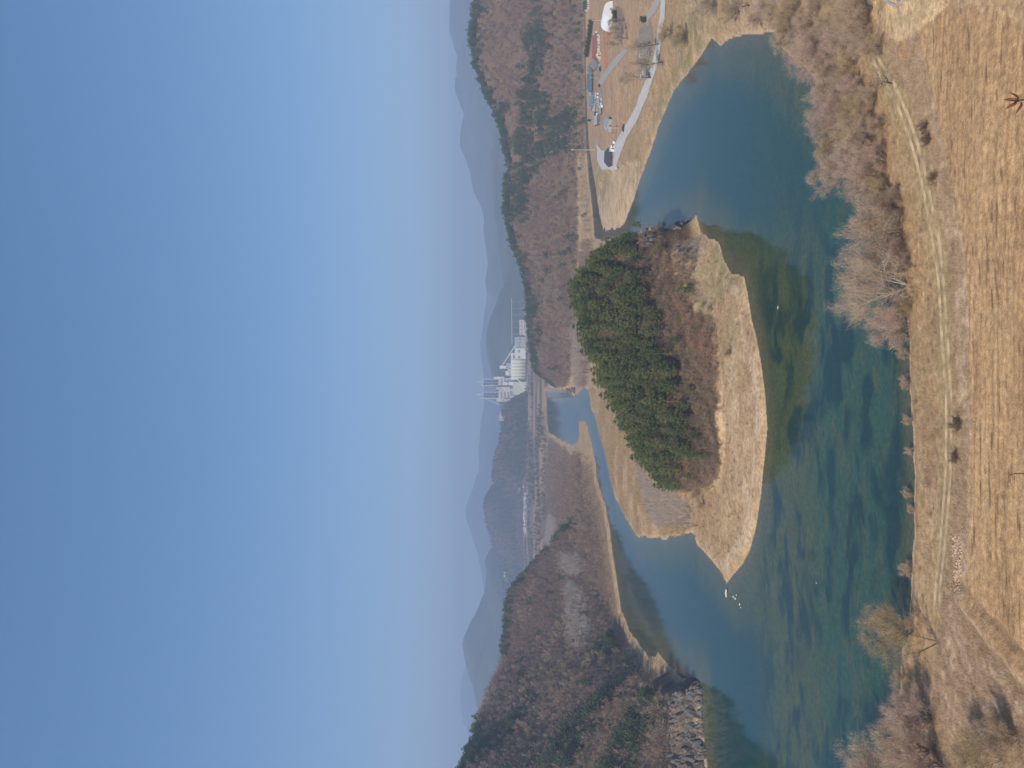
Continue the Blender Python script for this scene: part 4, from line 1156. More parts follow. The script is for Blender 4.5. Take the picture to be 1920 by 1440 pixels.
# left cliff: tilted slabs along the water line
ch = []
rng = np.random.default_rng(5)
line = WL([(1299, 1275), (1314, 1287), (1316, 1322), (1318, 1377), (1327, 1440), (1331, 1530)])
for k in range(230):
    t = rng.uniform(0, len(line) - 1.001); i = int(t)
    p = line[i] + (line[i + 1] - line[i]) * (t - i)
    back = rng.uniform(-.5, 10.0)
    x = p[0] - back * .55; y = p[1] + back * .85
    z = tz(x, y)
    sz = rng.uniform(1.3, 3.4); 
    ch.append((x, y, max(z - .6, -.3) + rng.uniform(-.4, .9), rng.uniform(.6, 1.7), rng.uniform(.6, 1.5), sz, rng.uniform(-.9, -.1), rng.uniform(-.5, .5), 700 + k))
for k in range(85):
    t = rng.uniform(0, len(line) - 1.001); i = int(t)
    p = line[i] + (line[i + 1] - line[i]) * (t - i)
    back = rng.uniform(-.2, 8.0)
    x = p[0] - back * .4; y = p[1] + back * .9
    ch.append((x, y, max(tz(x, y) - 1.5, -1.0) + rng.uniform(-.5, .5), rng.uniform(1.2, 2.6), rng.uniform(1.0, 2.2), rng.uniform(3.0, 5.2), rng.uniform(-.55, .05), rng.uniform(-.6, .3), 1900 + k))
o0 = line[2]
outcrop('rock_cliff', ch, [M_ROCK, M_ROCK, M_ROCK_D], 'craggy grey brown rock cliff at the left water edge', (o0[0], o0[1], 0))
ch = []
line = WL([(1210, 432), (1240, 427), (1270, 421), (1296, 414), (1304, 425), (1300, 440)])
for k in range(70):
    t = rng.uniform(0, len(line) - 1.001); i = int(t)
    p = line[i] + (line[i + 1] - line[i]) * (t - i)
    back = rng.uniform(0.3, 9)
    x = p[0] - back; y = p[1] + rng.uniform(-1, 2)
    z = tz(x, y)
    ch.append((x, y, z + rng.uniform(-.8, .6), rng.uniform(.8, 2.0), rng.uniform(.8, 2.2), rng.uniform(1.0, 2.6), rng.uniform(.1, .6), rng.uniform(-.5, .5), 900 + k))
for k in range(16):
    p = G(1285 + rng.uniform(-12, 14), 478 + rng.uniform(-14, 14))
    ch.append((p.x, p.y, p.z + .3, rng.uniform(.6, 1.5), rng.uniform(.6, 1.4), rng.uniform(.8, 1.8), rng.uniform(-.3, .5), rng.uniform(0, 3), 990 + k))
o0 = line[3]
outcrop('rock_cliff', ch, [M_ROCK_D, M_ROCK_D, M_ROCK, M_ROCK_D], 'dark broken rock cliff at the right end of the peninsula', (o0[0], o0[1], 0))
ch = []
for k in range(22):
    p = W(1072 + rng.uniform(-8, 10), 738 + rng.uniform(-5, 3))
    ch.append((p[0] + 3, p[1], tz(p[0] + 3, p[1]) + rng.uniform(0, 1.5), rng.uniform(1., 2.6), rng.uniform(1.5, 3.5), rng.uniform(1., 2.8), rng.uniform(-.4, .4), rng.uniform(0, 3), 1100 + k))
p = W(1074, 738)
outcrop('rock_cliff', ch, [M_ROCK, M_ROCK], 'pale rocks where the village hill meets the far pool', (p[0], p[1], 0))
# crags showing through the wooded hill
for (px, py, n, lab) in ((1052, 262, 30, 'pale grey crag showing through the woods above the creek'), (1030, 285, 30, 'upper pale crag on the wooded village hill')):
    ch = []
    for k in range(n):
        p = G(px + rng.uniform(-12, 10), py + rng.uniform(-16, 16))
        ch.append((p.x, p.y, p.z + 1.5, rng.uniform(1.2, 3.0), rng.uniform(1.2, 3.0), rng.uniform(2.0, 5), rng.uniform(-.3, .3), rng.uniform(0, 3), 1200 + k + px))
    p = G(px, py)
    outcrop('crag', ch, [M_ROCK, M_CRAG], lab, tuple(p))
# single stones
def stone(name, px, py, s, label, m=M_STONE, z=None, group=None, seed=1, flat=.5, wide=1.0):
    p = W(px, py, 0) if z is not None else tuple(G(px, py))[:2]
    zz = z if z is not None else tz(*p)
    V, Fc = rock(seed, s * wide, s, s * flat)
    o = link(bpy.data.objects.new(name, mesh_np(name, V, Fc, m))); o.location = (p[0], p[1], zz + s * flat * .3)
    return tag(o, label, 'rock', group)
stone('boulder', 1363, 1112, 1.0, 'flat pale boulder in the water off the peninsula point', z=0, seed=5, wide=2.0)
for k, (a, b, s) in enumerate(((1379, 1122, .55), (1381, 1116, .4), (1387, 1133, .4), (1375, 1119, .45), (1389, 1139, .3))):
    stone('boulder', a, b, s, 'small pale stone of the row in the shallows off the point', z=0, group='stones in the shallows off the point', seed=20 + k)
stone('boulder', 1459, 577, .45, 'white stone in the green shallows before the peninsula', z=0, seed=31, wide=1.6)
stone('boulder', 1531, 1093, .25, 'tiny white stone far out in the left bend', z=0, seed=32)
stone('boulder', 1304, 402, .8, 'dark rock on the right tip of the peninsula shore', m=M_ROCK_D, seed=33, flat=1.0)
rng = np.random.default_rng(8)
for k in range(85):
    stone('field_stone', rng.uniform(1784, 1803), rng.uniform(1003, 1108), rng.uniform(.16, .38), 'tan stone of the rubble heap at the field edge', M_RUBBLE, group='rubble heap at the field edge', seed=1500 + k % 12, flat=.7)

# ------------------------------------------------------------------ saplings that grow on the slope under the lookout
def saplings():
    dx, dz = (720 - 197) / F, -(1893 - V0) / F
    p = Vector((dx * 9.4, 9.4, H + dz * 9.4))           # tip of the leafy sapling
    e = empty('oak_sapling', (p.x + .2, p.y, 70.4), 0, 'sapling tip with shrivelled reddish brown leaves at the bottom edge', 'sapling')
    tip = Vector((-.2, 0, p.z - 70.4))
    mb = MB(); mid = Vector((.02, .05, tip.z * .5))
    mb.tube((0, 0, -.3), mid, .025, .018, 6).tube(mid, tip + Vector((.06, 0, -.13)), .018, .010, 6).tube(tip + Vector((.06, 0, -.13)), tip, .010, .004, 5)
    mb.build('stem', M_BARK_DARK, e)
    rng = random.Random(3)
    for k, (ax, az, L, oz) in enumerate(((.10, .95, .16, -.10), (-.55, .8, .15, -.08), (-.95, .35, .16, -.13), (.85, .55, .15, -.10), (.3, 1.0, .13, -.06), (-.8, -.3, .14, -.2), (.8, -.2, .15, -.22), (-.6, .5, .13, -.28))):
        d = Vector((ax, rng.uniform(-.4, .2), az)).normalized(); q = tip + Vector((.04, 0, oz))
        side = d.cross(Vector((0, 1, .3))).normalized(); up = d.cross(side).normalized()
        lb = MB(); n = 5; pr = []
        for i in range(n + 1):
            t = i / n; wd = .021 * math.sin(math.pi * (t * .85 + .12)) ; c = q + d * L * t + up * .02 * math.sin(t * 5)
            pr.append((c - side * wd + up * wd * .7, c, c + side * wd + up * wd * .7))
        for i in range(n):
            lb.quad(pr[i][0], pr[i][1], pr[i + 1][1], pr[i + 1][0]); lb.quad(pr[i][1], pr[i][2], pr[i + 1][2], pr[i + 1][1])
        lb.build('leaf', M_LEAF, e)
    dx, dz = (720 - 890) / F, -(1892 - V0) / F
    D = 8.6; p = Vector((dx * D, D, H + dz * D))
    e = empty('bare_sapling', (p.x, p.y, 70.9), 0, 'single bare brown twig poking up at the bottom edge', 'sapling')
    mb = MB(); hgt = p.z - 70.9
    mb.tube((.05, 0, -.3), (.03, 0, hgt * .6), .014, .009, 6).tube((.03, 0, hgt * .6), (.012, 0, hgt - .09), .009, .0055, 6).tube((.012, 0, hgt - .09), (0, 0, hgt), .0062, .003, 5)
    mb.tube((.012, 0, hgt - .09), (.02, .01, hgt - .075), .006, .003, 4)
    mb.build('stem', M_BARK_DARK, e)
saplings()
#PART5
# ------------------------------------------------------------------ village
M_WALL_CREAM = mat('wall_cream', (.66, .56, .43), .85, .08, 1, .2)
M_WALL_WHITE = mat('wall_white', (.74, .73, .71), .8, .06, 1, .2)
M_WALL_GREY = mat('wall_grey', (.36, .35, .34), .85, .1, 1, .2)
M_WALL_BROWN = mat('wall_brown', (.24, .15, .10), .85, .12, 1, .2)
M_WALL_BLUE = mat('wall_blue', (.06, .08, .16), .6, .1, 1, .3)
M_R_RED = mat('roof_red', (.25, .085, .075), .7, .12, 2, .3)
M_R_BLUE = mat('roof_blue_grey', (.13, .19, .25), .6, .12, 2, .3)
M_R_TEAL = mat('roof_teal', (.085, .13, .165), .6, .12, 2, .3)
M_R_CYAN = mat('roof_cyan', (.28, .44, .47), .5, .08, 1, .35)
M_R_BLACK = mat('roof_black', (.045, .055, .065), .6, .15, 2, .3)
M_R_GREY = mat('roof_grey', (.30, .32, .34), .6, .1, 2, .3)
M_GLASS = mat('window_glass', (.03, .04, .05), .15, 0, 1, .5)
M_DOOR = mat('door_paint', (.16, .09, .06), .6, .1, 2, .3)
M_STEEL = mat('galvanised_steel', (.55, .57, .58), .5, .08, 2, .4)
M_WOOD = mat('stained_wood', (.28, .12, .075), .8, .15, 2, .2)
M_PLASTIC = mat('white_film', (.80, .82, .83), .4, .05, 1, .35)
M_TYRE = mat('tyre_rubber', (.02, .02, .02), .9, .0, 1, .2)
M_CARP = mat('car_paint', (.035, .04, .055), .3, .0, 1, .5)
M_CARW = mat('car_paint_white', (.75, .75, .75), .3, .0, 1, .5)
M_HEDGE = mat('hedge_leaves', (.05, .075, .028), .9, .3, 2, .1, rnd=(.075, .09, .035))

def house(name, px, py, w, dpt, wh, rh, wallm, roofm, label, rz=0.0, ridge='x', win=2, group=None, over=.5, cat='house', hip=0.0):
    """house > wall, roof (> ridge_cap), door, window (> pane)"""
    p = G(px, py)
    e = empty(name, (p.x, p.y + dpt * .5, tz(p.x, p.y + dpt * .5) - .15), rz, label, cat, group)
    a, b = w / 2, dpt / 2
    m = MB(); m.box(-a, a, -b, b, -.4, wh)
    if hip == 0:
        if ridge == 'x':
            for s in (-1, 1): m.quad((s * a, -b, wh), (s * a, b, wh), (s * a, 0, wh + rh * .96))
        else:
            for s in (-1, 1): m.quad((-a, s * b, wh), (a, s * b, wh), (0, s * b, wh + rh * .96))
    m.build('wall', wallm, e)
    r = MB(); o = over; t = .18
    sl = rh / (b if ridge == 'x' else a)
    ez = wh - sl * o + .05
    if ridge == 'x':
        hx = (a + o) - hip * (b + o)
        A = [(-a - o, -b - o, ez), (a + o, -b - o, ez), (hx, 0, wh + rh), (-hx, 0, wh + rh)]
        B = [(a + o, b + o, ez), (-a - o, b + o, ez), (-hx, 0, wh + rh), (hx, 0, wh + rh)]
    else:
        A = [(-a - o, b + o, ez), (-a - o, -b - o, ez), (0, -b - o, wh + rh), (0, b + o, wh + rh)]
        B = [(a + o, -b - o, ez), (a + o, b + o, ez), (0, b + o, wh + rh), (0, -b - o, wh + rh)]
    for q in (A, B):
        up = [(x, y, z + t) for x, y, z in q]
        r.quad(*up); r.quad(*q[::-1])
        for i in range(4):
            j = (i + 1) % 4; r.quad(q[i], q[j], up[j], up[i])
    if hip:
        for s in (-1, 1):
            q = [(s * (a + o), -b - o, ez + t), (s * (a + o), b + o, ez + t), (s * hx, 0, wh + rh + t)]
            r.quad(*(q if s > 0 else q[::-1]))
    ro = r.build('roof', roofm, e)
    c = MB()
    if ridge == 'x': c.box(-hx + .02, hx - .02, -.16, .16, wh + rh + t * .4, wh + rh + t + .12)
    else: c.box(-.16, .16, -b - o + .02, b + o - .02, wh + rh + t * .4, wh + rh + t + .12)
    c.build('ridge_cap', roofm, ro)
    MB().box(-.5, .5, -b - .06, -b + .02, 0, min(2.1, wh - .2)).build('door', M_DOOR, e)
    if win:
        for k in range(win):
            x = (-a + w * (k + .5) / win)
            if abs(x) < 1.0: x = 1.6 if x >= 0 else -1.6
            f = MB().box(x - .62, x + .62, -b - .07, -b + .02, .85, min(2.05, wh - .2)).build('window', M_WALL_WHITE, e)
            MB().box(x - .52, x + .52, -b - .10, -b - .05, .95, min(1.95, wh - .3)).build('pane', M_GLASS, f)
    return e

house('farmhouse', 1124, 84, 17, 7, 2.9, 2.4, M_WALL_CREAM, M_R_RED, 'long cream farmhouse with dark red roof beside the terracotta plot', 0, 'x', 4)
house('farmhouse_wing', 1126, 104, 5.5, 6, 3.0, 1.8, M_WALL_CREAM, M_R_RED, 'small cream gabled wing at the left end of the red roofed house', 0, 'y', 1)
house('house', 1125, 118, 6, 6, 2.6, 1.8, M_WALL_GREY, M_R_BLUE, 'small blue grey roofed house between the red roof and the long teal roof', 0, 'x', 1)
house('long_house', 1114, 149, 18, 9, 2.7, 3.0, M_WALL_BROWN, M_R_TEAL, 'long low house under a dark teal tiled hip roof', .05, 'x', 4, over=.9, hip=.6)
house('house', 1117, 187, 8, 8, 2.6, 2.6, M_WALL_GREY, M_R_BLUE, 'blue roofed house left of the long teal roofed one', -.1, 'x', 2)
house('shed', 1128, 192, 7, 4, 2.2, .9, M_WALL_WHITE, M_R_GREY, 'low white shed on the field edge below the blue roofed house', .25, 'x', 1)
house('shed', 1120, 202, 6, 4, 2.2, .8, M_WALL_GREY, M_R_GREY, 'small grey shed crowded behind the white one', .1, 'x', 1)
house('house', 1125, 224, 6.5, 6, 2.8, 1.7, M_WALL_BROWN, M_R_GREY, 'little grey roofed house at the left end of the village row', -.05, 'x', 2)
house('barn', 1147, 228, 9, 14, 2.4, 2.0, M_WALL_GREY, M_R_CYAN, 'pale cyan roofed barn standing in the open field', -.42, 'y', 0, over=.4, cat='barn')
house('roadside_restaurant', 1151, 290, 12, 11, 2.8, 3.2, M_WALL_BROWN, M_R_BLACK, 'black roofed building on the concrete yard by the road', -.25, 'x', 3, over=1.0, hip=.5, cat='building')
house('annexe', 1152, 277, 4.2, 4, 3.0, .4, M_WALL_WHITE, M_R_GREY, 'small white annexe touching the black roofed building', -.25, 'x', 1, over=.1, cat='building')

house('shed', 1116, 198, 5, 5, 2.4, 1.2, M_WALL_CREAM, M_R_TEAL, 'small cream shed with teal roof behind the grey shed', .2, 'x', 1)
house('shed', 1113, 172, 6, 5, 2.3, 1.3, M_WALL_BROWN, M_R_GREY, 'brown shed touching the left end of the long teal roofed house', .1, 'x', 1)
house('shed', 1110, 127, 5, 5, 2.4, 1.4, M_WALL_GREY, M_R_BLUE, 'little blue roofed shed at the right end of the long teal roofed house', 0, 'x', 1)
house('shed', 1122, 178, 4, 3, 2.0, .6, M_WALL_WHITE, M_R_CYAN, 'pale lean-to with cyan roof before the blue roofed house', -.2, 'x', 0)
house('shed', 1119, 63, 4, 4, 2.2, .9, M_WALL_WHITE, M_R_GREY, 'white lean-to at the right end of the red roofed house', 0, 'x', 0)
house('shed', 1130, 207, 5, 3, 1.8, .5, M_WALL_BROWN, M_R_GREY, 'low brown woodshed at the field edge below the container', .2, 'x', 0)
house('house', 1104, 8, 8, 7, 2.6, 2.2, M_WALL_CREAM, M_R_BLACK, 'dark roofed house half cut off by the right picture edge', 0, 'x', 2)

def container(px, py, w, d, h, m, label, rz=0.0):
    p = G(px, py)
    e = empty('container', (p.x, p.y + 1.5, p.z - .1), rz, label, 'container')
    MB().box(-w / 2, w / 2, -d / 2, d / 2, .1, h).build('body', m, e)
    for k in range(int(w / .9)):
        x = -w / 2 + .45 + k * .9
        MB().box(x - .12, x + .12, -d / 2 - .06, -d / 2 + .01, .2, h - .1).build('rib', m, e)
container(1120, 213, 6, 2.5, 2.6, M_WALL_BLUE, 'dark blue storage container between the sheds')

# white film greenhouse: a half round vault
p = G(1149, 20)
e = empty('greenhouse', (p.x, p.y + 9, p.z), .12, 'bright white vaulted film greenhouse at the right edge', 'greenhouse')
m = MB(); K = 14; R = 6.3
arc = [(R * math.cos(math.pi * k / K), 6.6 * math.sin(math.pi * k / K) ** .85) for k in range(K + 1)]
for k in range(K):
    (x0, z0), (x1, z1) = arc[k], arc[k + 1]
    m.quad((x0, -9, z0), (x0, 9, z0), (x1, 9, z1), (x1, -9, z1))
m.build('cover', M_PLASTIC, e, True)
for y, s in ((-8.97, 1), (8.97, -1)):
    g = MB(); g.quad(*[(x, y, z) for x, z in (arc if s < 0 else arc[::-1])]); g.build('end_wall', M_PLASTIC, e)
for yy in (-9.02, -4.5, 0, 4.5, 9.02):
    h = MB()
    for k in range(K):
        (x0, z0), (x1, z1) = arc[k], arc[k + 1]
        h.tube((x0 * 1.006, yy, z0 * 1.006), (x1 * 1.006, yy, z1 * 1.006), .05, .05, 4)
    h.build('hoop', M_STEEL, e)
MB().box(-1.0, 1.0, -9.12, -9.0, 0, 2.2).build('door', M_R_GREY, e)
house('shed', 1148, 38, 4, 3, 2.2, .7, M_WALL_WHITE, M_R_GREY, 'tiny white shed at the left foot of the vaulted greenhouse', 0, 'x', 0)

def pole(px, py, h, label, arms=1, m=None, r=.16, lamp=False):
    p = G(px, py); m = m or M_R_GREY
    e = empty('utility_pole', (p.x, p.y, p.z - .2), 0, label, 'pole')
    MB().tube((0, 0, 0), (0, 0, h), r, r * .6, 8).build('pole', m, e)
    for k in range(arms):
        z = h - .5 - k * .9
        a = MB().box(-.9, .9, -.06, .06, z - .06, z + .06).build('crossarm', M_STEEL, e)
        for x in (-.75, 0.35, .75): MB().tube((x, 0, z + .06), (x, 0, z + .3), .05, .04, 6).build('insulator', M_WALL_WHITE, a)
    if lamp:
        MB().tube((0, 0, h), (0, 0, h + 1.2), .45, .25, 8).build('lamp_head', M_WALL_WHITE, e)
pole(1114, 281, 19.5, 'very tall pale steel mast by the creek', 0, M_STEEL, .28, True)
pole(1119, 137, 9, 'utility pole before the right end of the teal roofed house', 2, M_WALL_CREAM)
pole(1124, 146, 8, 'utility pole in front of the teal roofed house', 1, M_WALL_CREAM)
pole(1122, 201, 8.5, 'utility pole between the village sheds', 1, M_WALL_CREAM)
pole(1130, 38, 9, 'utility pole at the end of the hedge near the greenhouse', 1, M_WALL_CREAM)
pole(1160, 240, 10, 'utility pole beside the wooden pergola', 1, M_WALL_CREAM)

def hedge(name, a, b, w, h, label, seed=1):
    A = G(*a); B = G(*b); d = (B - A); L = d.length; rz = math.atan2(d.y, d.x)
    e = empty(name, tuple(A), rz, label, 'hedge')
    rng = np.random.default_rng(seed); n = int(L * 160)
    P = np.column_stack([rng.uniform(0, L, n), rng.normal(size=n) * w * .3, rng.uniform(.1, 1, n) ** .8 * h])
    k = 1 + .25 * np.sin(P[:, 0] * 1.3) + .15 * np.sin(P[:, 0] * 3.1); P[:, 2] *= k; P[:, 1] *= k
    D = rng.normal(size=(n, 3)) * .5 + np.array([0, 0, .6]); D /= np.linalg.norm(D, axis=1)[:, None]
    V, Fc = blades(P, D, rng.uniform(.4, .9, n), rng.uniform(.25, .5, n), rng)
    link(bpy.data.objects.new('leaves', mesh_np('leaves', V, Fc, M_HEDGE)), e)
    t = MB()
    for x in np.arange(.5, L, 2.0): t.tube((x, 0, -.2), (x, 0, h * .6), .06, .04, 5, cap=False)
    t.build('stems', M_BARK, e)
hedge('hedge', (1113, 38), (1104, 106), 2.6, 3.6, 'long dark green hedge behind the red roofed house', 1)
hedge('hedge', (1156, 20), (1157, 40), 2.2, 2.6, 'dark hedge in front of the greenhouse', 2)
hedge('shrub', (1212, 33), (1213, 40), 2.0, 2.6, 'squat green shrub beside the path fork', 3)
hedge('shrub', (1109, 224), (1109, 227), 2.2, 2.6, 'round dark green shrub behind the left end of the village', 4)

def car(px, py, rz, m, label, s=1.0):
    p = G(px, py)
    e = empty('parked_car', (p.x, p.y, p.z + .1), rz, label, 'car')
    b = MB(); b.box(-2.2 * s, 2.2 * s, -.88 * s, .88 * s, .35, .95); b.build('body', m, e)
    prof = [(-1.7, .95), (-1.2, 1.5), (.6, 1.52), (1.35, .95)]
    c = MB()
    for y in (-.78, .78): c.quad(*[(x * s, y * s, z) for x, z in (prof if y > 0 else prof[::-1])])
    for i in range(3):
        (x0, z0), (x1, z1) = prof[i], prof[i + 1]; c.quad((x0 * s, -.78 * s, z0), (x0 * s, .78 * s, z0), (x1 * s, .78 * s, z1), (x1 * s, -.78 * s, z1))
    c.build('cabin', m, e)
    for y in (-.80, .80): MB().box(-1.1 * s, .8 * s, y * s - .01, y * s + .01, 1.02, 1.42).build('side_window', M_GLASS, e)
    g = MB(); g.quad((.66 * s, -.7 * s, 1.50), (1.30 * s, -.7 * s, 1.02), (1.30 * s, .7 * s, 1.02), (.66 * s, .7 * s, 1.50)); w_ = g.build('windscreen', M_GLASS, e); w_.location = (.03, 0, .02)
    for x in (-1.35, 1.35):
        for y in (-.9, .9):
            wl = MB().tube((x * s, y * s - .1, .34), (x * s, y * s + .1, .34), .34, .34, 12).build('wheel', M_TYRE, e)
            MB().tube((x * s, y * s - .115, .34), (x * s, y * s + .115, .34), .2, .2, 8).build('rim', M_STEEL, wl)
    for y in (-.6, .6): MB().box(2.2 * s, 2.23 * s, y * s - .16, y * s + .16, .62, .8).build('headlight', M_WALL_WHITE, e)
car(1171, 240, .15, M_CARP, 'dark car parked on the soil beside the village road', 1.1)
car(1127, 129, .3, M_CARP, 'dark car by the terracotta plot before the teal roof')
car(1153, 267, 1.2, M_CARW, 'white van-like car left of the wooden pergola at the road', 1.15)

car(1131, 200, 1.4, M_CARW, 'white car parked beside the low brown woodshed')
car(1125, 160, .9, M_CARP, 'dark car on the yard left of the gravel path')
car(1121, 216, 2.0, M_CARW, 'white car beside the blue container')
# low concrete kerb round the bend of the field road
pts = [Vector((*W(a, b, 3.6), 0)) for a, b in ((1652, -14), (1660, -3), (1670, 6), (1682, 10), (1692, 5), (1700, -8))]
for q_ in pts: q_.z = tz(q_.x, q_.y) + .12
o_ = pts[2].copy()
e = empty('concrete_kerb', tuple(o_), 0, 'curved grey concrete kerb inside the bend of the sandy field road', 'kerb')
for i in range(len(pts) - 1):
    MB().tube(pts[i] - o_, pts[i + 1] - o_, .28, .28, 6).build('kerb_stone', M_WALL_GREY, e)
# pergola / wooden frames, picnic tables
def frame(px, py, w, d, h, m, label, slats=5, rz=0.0, name='pergola'):
    p = G(px, py)
    e = empty(name, (p.x, p.y, p.z - .05), rz, label, 'pergola')
    for x in (-w / 2, w / 2):
        for y in (-d / 2, d / 2): MB().box(x - .1, x + .1, y - .1, y + .1, 0, h).build('post', m, e)
    for y in (-d / 2, d / 2): MB().box(-w / 2 - .3, w / 2 + .3, y - .08, y + .08, h + .003, h + .18).build('beam', m, e)
    for k in range(slats):
        x = -w / 2 + w * k / (slats - 1); MB().box(x - .05, x + .05, -d / 2 - .3, d / 2 + .3, h + .183, h + .3).build('slat', m, e)
frame(1157, 244, 4.0, 3.0, 2.8, M_WOOD, 'red brown wooden pergola on the field by the road')
frame(1208, 90, 4.5, 4, 2.4, M_WALL_GREY, 'grey timber shelter frame on the roadside yard, right one')
frame(1206, 118, 4.5, 4, 2.4, M_WALL_GREY, 'grey timber shelter frame on the roadside yard, left one')
def picnic(px, py, label):
    p = G(px, py)
    e = empty('picnic_table', (p.x, p.y, p.z), random.uniform(-.4, .4), label, 'table')
    MB().box(-1, 1, -.4, .4, .70, .78).build('table_top', M_WALL_WHITE, e)
    for y in (-.75, .75): MB().box(-1, 1, y - .15, y + .15, .4, .46).build('seat', M_WALL_WHITE, e)
    for x in (-.8, .8): MB().box(x - .05, x + .05, -.85, .85, 0, .4).box(x - .05, x + .05, -.06, .06, .4, .69).build('leg', M_STEEL, e)
picnic(1207, 136, 'white picnic table on the yard, second from the left edge'); picnic(1203, 143, 'white picnic table at the left end of the yard'); picnic(1201, 104, 'white picnic table between the two shelter frames')
p = G(1222, 141)
e = empty('sign_board', tuple(p), 0, 'black sign board beside the concrete road', 'sign')
MB().box(-1.5, 1.5, -.06, .06, .9, 2.0).build('board', M_R_BLACK, e)
for x in (-1.3, 1.3): MB().tube((x, .12, -.3), (x, .12, 2.0), .06, .06, 6).build('post', M_STEEL, e)
def fence(a, b, label, h=1.3, m=None, step=3.0):
    A = G(*a); B = G(*b); d = B - A; L = math.hypot(d.x, d.y); n = max(2, int(L / step))
    e = empty('fence', tuple(A), 0, label, 'fence'); m = m or M_STEEL
    pts = [Vector((d.x * k / n, d.y * k / n, tz(A.x + d.x * k / n, A.y + d.y * k / n) - A.z)) for k in range(n + 1)]
    for q in pts: MB().tube(q - Vector((0, 0, .3)), q + Vector((0, 0, h)), .06, .06, 5).build('post', m, e)
    for z in (.45, .9, 1.25):
        r = MB()
        for k in range(n): r.tube(pts[k] + Vector((0, 0, z * h / 1.3)), pts[k + 1] + Vector((0, 0, z * h / 1.3)), .035, .035, 4)
        r.build('rail', m, e)
M_FENCE = mat('fence_green', (.42, .47, .36), .7, .08, 1, .2)
fence((1113, 160), (1117, 216), 'pale green rail fence behind the village sheds', 1.6, M_FENCE)
fence((1164, 262), (1157, 282), 'white rail fence along the road before the black roofed building', 1.1, M_WALL_WHITE, 2.0)

# ------------------------------------------------------------------ cement works across the plain
M_PL_W = mat('plant_white', (.74, .73, .70), .8, .06, .05, .2)
M_PL_C = mat('plant_cream', (.66, .64, .52), .8, .08, .05, .2)
M_PL_P = mat('plant_pinkish', (.60, .53, .49), .8, .08, .05, .2)
M_PL_G = mat('plant_grey', (.40, .42, .44), .8, .08, .05, .2)
M_PL_B = mat('plant_blue_grey', (.20, .27, .34), .7, .08, .05, .2)
PY = 2750.0
def at(px, py, y=PY): return Vector(((720 - py) / F * y, y, H - (px - V0) / F * y))
U = PY / F
def plant_box(name, py0, py1, px_top, px_base, y, dep, m, label, roofm=None, win=0):
    a = at(px_base, py1, y); b = at(px_top, py0, y)
    e = empty(name, ((a.x + b.x) / 2, y + dep / 2, a.z), 0, label, 'building')
    w = abs(b.x - a.x) / 2; h = b.z - a.z
    dep *= 1.45; MB().box(-w, w, -dep / 2, dep / 2, -22, h).build('wall', m, e)
    MB().box(-w - .5, w + .5, -dep / 2 - .5, dep / 2 + .5, h + .02, h + .9).build('roof', roofm or m, e)
    for k in range(win):
        x = -w + 2 * w * (k + .5) / win
        MB().box(x - w / win * .45, x + w / win * .45, -dep / 2 - .15, -dep / 2 + .1, h * .35, h * .6).build('window', M_PL_B, e)
    return e
def tower(py0, py1, px_top, px_mid, px_base, label):
    """open steel preheater tower on an enclosed base"""
    y = PY + 20; a = at(px_base, py1, y); b = at(px_top, py0, y); zm = at(px_mid, py0, y).z - a.z
    e = empty('preheater_tower', ((a.x + b.x) / 2, y, a.z), 0, label, 'tower')
    w = abs(b.x - a.x) / 2; h = b.z - a.z
    for sx in (-1, 1):
        for sy in (-1, 1): MB().tube((sx * w, sy * w, zm), (sx * w, sy * w, h - 9), .9, .9, 6).tube((sx * w, sy * w, h - 9), (sx * w * .72, sy * w * .72, h), .8, .5, 6).build('column', M_PL_W, e)
    n = 5
    for k in range(n + 1):
        z = zm + (h - 10 - zm) * k / n
        MB().box(-w - .6, w + .6, -w - .6, w + .6, z - .45, z + .45).build('floor', M_PL_G, e)
    for k in range(n):
        z0 = zm + (h - 10 - zm) * k / n; z1 = zm + (h - 10 - zm) * (k + 1) / n
        for sx in (-.42, .42): MB().tube((sx * w, 0, z0 + .3), (sx * w, 0, z0 + (z1 - z0) * .45), .8, w * .3, 8).tube((sx * w, 0, z0 + (z1 - z0) * .45), (sx * w, 0, z1 - .3), w * .3, w * .3, 8).build('cyclone', M_PL_B, e)
        bz = MB()
        for sy in (-1, 1): bz.tube((-w, sy * w, z0), (w, sy * w, z1), .3, .3, 4)
        bz.build('brace', M_PL_W, e)
    MB().box(-w * 1.35, w * 1.35, -w * 1.4, w * 1.4, -12, zm * .96).build('base_building', M_PL_P, e)
    for k in range(3): MB().box(-w * 1.1, w * 1.1, -w * 1.4 - .2, -w * 1.4 + .1, zm * (.15 + .26 * k), zm * (.26 + .26 * k)).build('opening', M_PL_B, e)
    return e
tower(711, 723, 902, 934, 958, 'right hand lattice preheater tower of the cement works')
tower(735, 747, 902, 934, 958, 'left hand lattice preheater tower of the cement works')
plant_box('mill_building', 706, 714, 931, 962, PY + 25, 14, M_PL_P, 'tall pinkish mill block right of the preheater towers', win=2)
plant_box('mill_building', 723, 735, 940, 962, PY + 30, 14, M_PL_G, 'grey machinery block between the two preheater towers', win=3)
plant_box('mill_building', 747, 753, 931, 956, PY + 25, 12, M_PL_P, 'narrow pale block at the left foot of the towers', win=1)
plant_box('store_hall', 712, 742, 957, 966, PY + 5, 26, M_PL_B, 'blue grey roofed hall in front of the towers', M_PL_B)
plant_box('store_hall', 716, 740, 962, 980, PY - 10, 24, M_PL_C, 'large cream clinker hall at the foot of the towers', M_PL_P)
plant_box('packing_house', 722, 731, 979, 996, PY - 55, 14, M_PL_W, 'white packing house beside the low conveyor', win=3)
